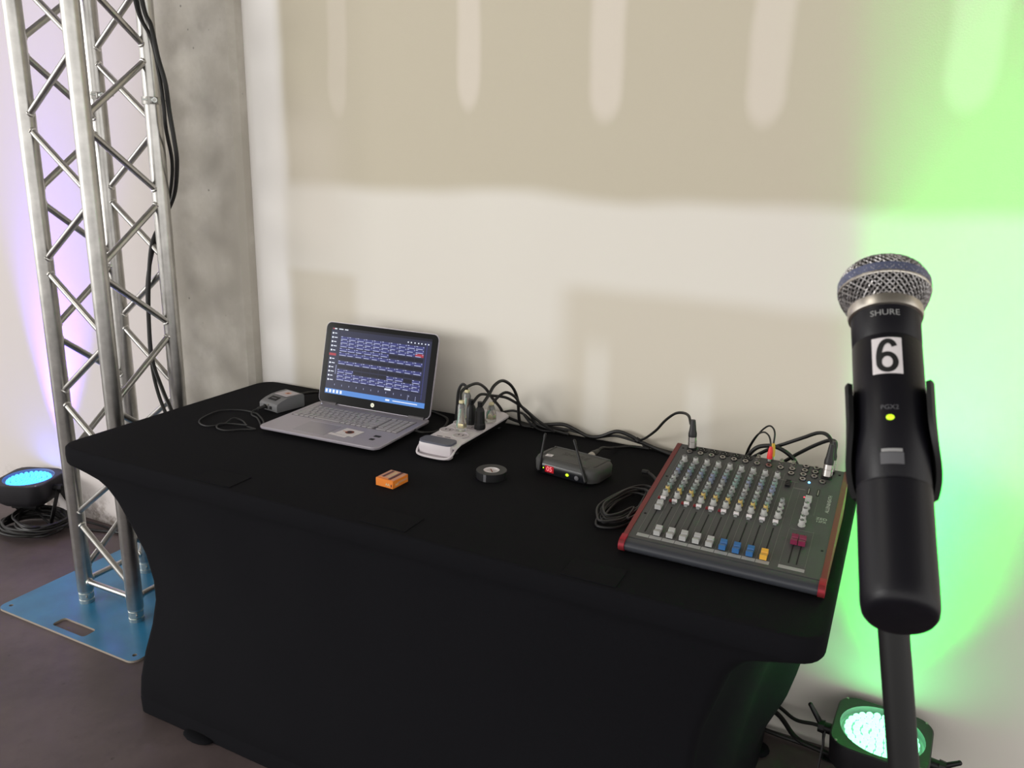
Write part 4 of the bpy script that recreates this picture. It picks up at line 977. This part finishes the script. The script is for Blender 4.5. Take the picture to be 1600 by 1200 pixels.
single('loose_lead', mb, M['cable_thin'], 'loose lead end lying on the cloth at the left rear of the mixer', 'cable')

# ------------------------------------------------------------------ microphone, clip and stand
def at_pixel(px, py, d): return CAM+(CF+CR*((px-800)/1258.85)-CU*((py-600)/1258.85))*d
HC = at_pixel(1381, 456, .487); TLp = at_pixel(1407, 968, .404)
AX = (HC-TLp).normalized(); ML = (HC-TLp).length
fwd = (CAM-(HC+TLp)/2); fwd = (fwd-AX*fwd.dot(AX)).normalized(); side = AX.cross(fwd)  # side: x axis so that x,y(=front),z(axis)
# frame: Xm = viewer's right, Ym = away from viewer, Zm = along the mic to the head
Ym = -fwd; Xm = Ym.cross(AX).normalized()
MF = Matrix(((Xm.x, Ym.x, AX.x, 0), (Xm.y, Ym.y, AX.y, 0), (Xm.z, Ym.z, AX.z, 0), (0, 0, 0, 1)))
mc = thing('microphone', 'black wireless handheld microphone with grey mesh head and number 6 label', 'microphone', TLp)
k = 0.0
b = MB(); b.lathe([(.0, .0), (.0140, .0), (.0164, .0006), (.0180, .0026), (.0187, .0065), (.0188, .0120), (.0188, .0685), (.0184, .0690), (.0184, .0702), (.0188, .0708), (.0188, .1545), (.0184, .1551), (.0184, .1561), (.0188, .1567), (.0191, ML-.0205), (.0192, ML-.0198)], 48, 0)
b.v = [(p[0], p[1], p[2]-.30*p[1]*max(0, 1-p[2]/.04)) for p in b.v]; b.v = [tuple(MF @ Vector(p)) for p in b.v]; part('body', b, M['mic'], mc)
b = MB(); b.lathe([(.0191, ML-.0205), (.0204, ML-.0200), (.0209, ML-.0180), (.0207, ML-.0138), (.0198, ML-.0130)], 48, 0, MF, False); part('collar', b, M['collar'], mc)
gp = [(.0204, ML-.0138), (.0225, ML-.0100), (.0243, ML-.0060), (.0253, ML-.0025), (.0256, ML), (.0255, ML+.0028), (.0245, ML+.0068), (.0226, ML+.0106), (.0195, ML+.0138), (.0150, ML+.0164), (.0100, ML+.0181), (.0050, ML+.0190), (.0, ML+.0193)]
b = MB(); b.lathe([(max(r-.0016, 0), z) for r, z in gp], 40, 0, MF); part('foam', b, M['foam'], mc)
def gr(z):
    for (r0, z0), (r1, z1) in zip(gp[:-1], gp[1:]):
        if z0 <= z <= z1: t = (z-z0)/(z1-z0); return r0+(r1-r0)*t
    return gp[-1][0]
# arc-length samples of the profile
SP = []
acc = 0
for (r0, z0), (r1, z1) in zip(gp[:-1], gp[1:]):
    for i in range(6):
        t = i/6; SP.append((r0+(r1-r0)*t, z0+(z1-z0)*t))
b = MB()
NW = 44
for sgn in (-1, 1):
    for w in range(NW):
        a = 2*PI*w/NW; pts = []; 
        for i, (r, z) in enumerate(SP):
            if i:
                ds = math.hypot(r-SP[i-1][0], z-SP[i-1][1]); a += sgn*ds/max(r, .0085)*0.95
            if r < .0075: break
            if w % 2 and r < .014: break
            rr = r+.00030*math.sin(i*2.1+w*PI)
            pts.append((rr*math.cos(a), rr*math.sin(a), z))
        b.tube(pts, .00050, 4, 0, MF)
# closed cap of concentric and radial wires at the very top
for rr, z in ((.0075, ML+.0187), (.0050, ML+.0191), (.0025, ML+.0193)):
    b.tube([(rr*math.cos(2*PI*i/24), rr*math.sin(2*PI*i/24), z+k) for i in range(24)], .0004, 4, 0, MF, True)
part('grille_mesh', b, M['mesh'], mc, 'woven grey wire grille', kind='stuff')
b = MB(); b.lathe([(.0254, ML-.0014), (.0261, ML-.0010), (.0261, ML+.0042), (.0252, ML+.0048)], 48, 0, MF, False); b.lathe([(.0255, ML-.0028), (.0260, ML-.0022), (.0260, ML-.0012), (.0255, ML-.0010)], 48, 1, MF, False); part('head_band', b, [M['band'], M['collar']], mc, 'blue-grey band round the grille')
def bent(vf, zc, r, mi, bb, xo=0.0):
    v, f = vf; q = bmesh.new(); vv = [q.verts.new(p) for p in v]
    for ff in f: q.faces.new([vv[i] for i in ff])
    bmesh.ops.triangulate(q, faces=list(q.faces))
    for _ in range(4):
        es = [e for e in q.edges if abs(e.verts[0].co.x-e.verts[1].co.x) > .0012]
        if not es: break
        bmesh.ops.subdivide_edges(q, edges=es, cuts=1); bmesh.ops.triangulate(q, faces=list(q.faces))
    for p in q.verts:
        a = (p.co.x+xo)/r; p.co = Vector((r*math.sin(a), -r*math.cos(a), zc+p.co.y))
    bb.bm(q, mi, MF)
def patch(w, h, zc, r, bb, mi=0, n=10, xo=0):
    v = []; f = []
    for i in range(n+1):
        for s in (-1, 1): v.append((-w/2+w*i/n, s*h/2, 0))
    for i in range(n): f.append((2*i, 2*i+2, 2*i+3, 2*i+1))
    bent((v, f), zc, r, mi, bb, xo)
b = MB(); patch(.0158, .0228, .1410, .01895, b); lb = part('number_label', b, M['paper'], mc, 'white label with black number 6')
cl_ = [(.0043*math.cos(t), -.0042+.0050*math.sin(t)) for t in [PI*.93-2*PI*i/30 for i in range(31)]][::-1]
stem = [(p.x, p.y) for p in spline([(-.0042, -.0046, 0), (-.0043, -.0010, 0), (-.0037, .0036, 0), (-.0021, .0074, 0), (.0004, .0090, 0), (.0028, .0080, 0), (.0040, .0056, 0)], 6)]
b = MB()
for path, lev in ((cl_, 0), (stem, .00004)):
    P_ = [Vector((p[0], p[1])) for p in path]; v = []; f = []
    for i, p in enumerate(P_):
        t = (P_[min(i+1, len(P_)-1)]-P_[max(i-1, 0)]).normalized(); nn = Vector((-t.y, t.x))*.00150
        v += [(p.x+nn.x, p.y+nn.y, 0), (p.x-nn.x, p.y-nn.y, 0)]
    f = [(2*i, 2*i+1, 2*i+3, 2*i+2) for i in range(len(P_)-1)]
    bent((v, f), .1410, .01915+lev, 0, b)
part('numeral', b, M['ink_black'], lb)
b = MB(); bent(text('SHURE', .0054), ML-.0262, .01935, 0, b); part('lettering', b, M['ink_grey'], mc)
b = MB(); bent(text('PGX2', .0038), .1090, .01895, 0, b); part('model_lettering', b, M['ink_dim'], mc)
b = MB(); b.sphere((0, -.0186, .1030), .0017, 10, 0, MF, (1.3, .8, 1.0)); part('power_light', b, M['led_green'], mc)
b = MB(); patch(.0116, .0066, .0795, .0190, b); patch(.0104, .0018, .0840, .0191, b, 1); part('switch', b, [M['slate'] if False else M['ink_dim'], M['ink_grey']], mc)

cl = thing('microphone_clip', 'black rubber clip with flared jaws gripping the microphone', 'clip', HC*.56+TLp*.44+Ym*.024)
co_ = cl.location.copy()
MFc = Matrix.Translation(TLp-co_) @ MF
b = MB()
NZ, NA = 16, 30; vs = []; fs = []
for j in range(NZ+1):
    t = j/NZ; z = .066+t*.064
    half = math.radians(70+58*math.sin(PI/2*min(1, t/.62)))
    for i in range(NA+1):
        u = 2*i/NA-1; a = u*half          # measured from the back of the mic (+y)
        ri = .0193+.0006*t; fl = .0034*max(0, abs(u)-.76)/.24*min(1, .15+t*1.6)
        for r in (ri+fl, ri+.0030+fl):
            vs.append((r*math.sin(a), r*math.cos(a), z-.004*(abs(u)**2)*(1 if t > .9 else 0)))
st_ = 2*(NA+1)
for j in range(NZ):
    for i in range(NA):
        p = j*st_+2*i
        fs += [(p, p+2, p+st_+2, p+st_), (p+1, p+st_+1, p+st_+3, p+3)]
    p = j*st_; fs.append((p, p+st_, p+st_+1, p+1)); p = j*st_+2*NA; fs.append((p, p+1, p+st_+1, p+st_))
for i in range(NA):
    p = 2*i; fs.append((p, p+1, p+3, p+2)); p = NZ*st_+2*i; fs.append((p, p+2, p+3, p+1))
b.raw(vs, fs, 0, MFc); part('jaw', b, M['clip'], cl)
P1 = CAM+(CF+CR*((1390-800)/1258.85)-CU*((900-600)/1258.85))*.505
P2 = CAM+(CF+CR*((1412-800)/1258.85)-CU*((1200-600)/1258.85))*.505
PD = (P2-P1).normalized(); P0 = P1-PD*.035
knee = TLp+MF.to_3x3()@Vector((0, .037, .098))
b = MB(); b.cyl(TLp+MF.to_3x3()@Vector((0, .020, .098))-co_, knee-co_, .010, .009, 14); b.cyl(knee-Xm*.011-co_, knee+Xm*.011-co_, .012, None, 16); b.cyl(knee-co_, P0-co_, .010, .0105, 14); part('swivel', b, M['clip'], cl)
P3 = P2+PD*.11
sb = Vector((P3.x+.006, P3.y+.004, 0))
ms = thing('microphone_stand', 'black microphone stand pole holding up the microphone in the foreground', 'stand', (sb.x, sb.y, 0))
b = MB(); b.cyl(P0-PD*.004-sb, P3-sb, .0092, None, 20); part('arm', b, M['mic2'], ms)
b = MB(); b.cyl(P0-PD*.006-sb, P0+PD*.012-sb, .0100, None, 20); part('threaded_collar', b, M['blackplastic'], ms)
b = MB(); b.sphere(P3-sb, .020, 16); b.cyl(P3-sb-Vector((.03, 0, 0)), P3-sb+Vector((.02, 0, 0)), .010, None, 12); part('clutch', b, M['blackplastic'], ms)
b = MB(); b.cyl((P3.x-sb.x, P3.y-sb.y, .02), P3-sb, .0105, None, 20); part('pole', b, M['mic2'], ms)
b = MB(); b.lathe([(.125, 0), (.125, .008), (.118, .014), (.03, .022), (.014, .034)], 40); part('base', b, M['blackplastic'], ms)
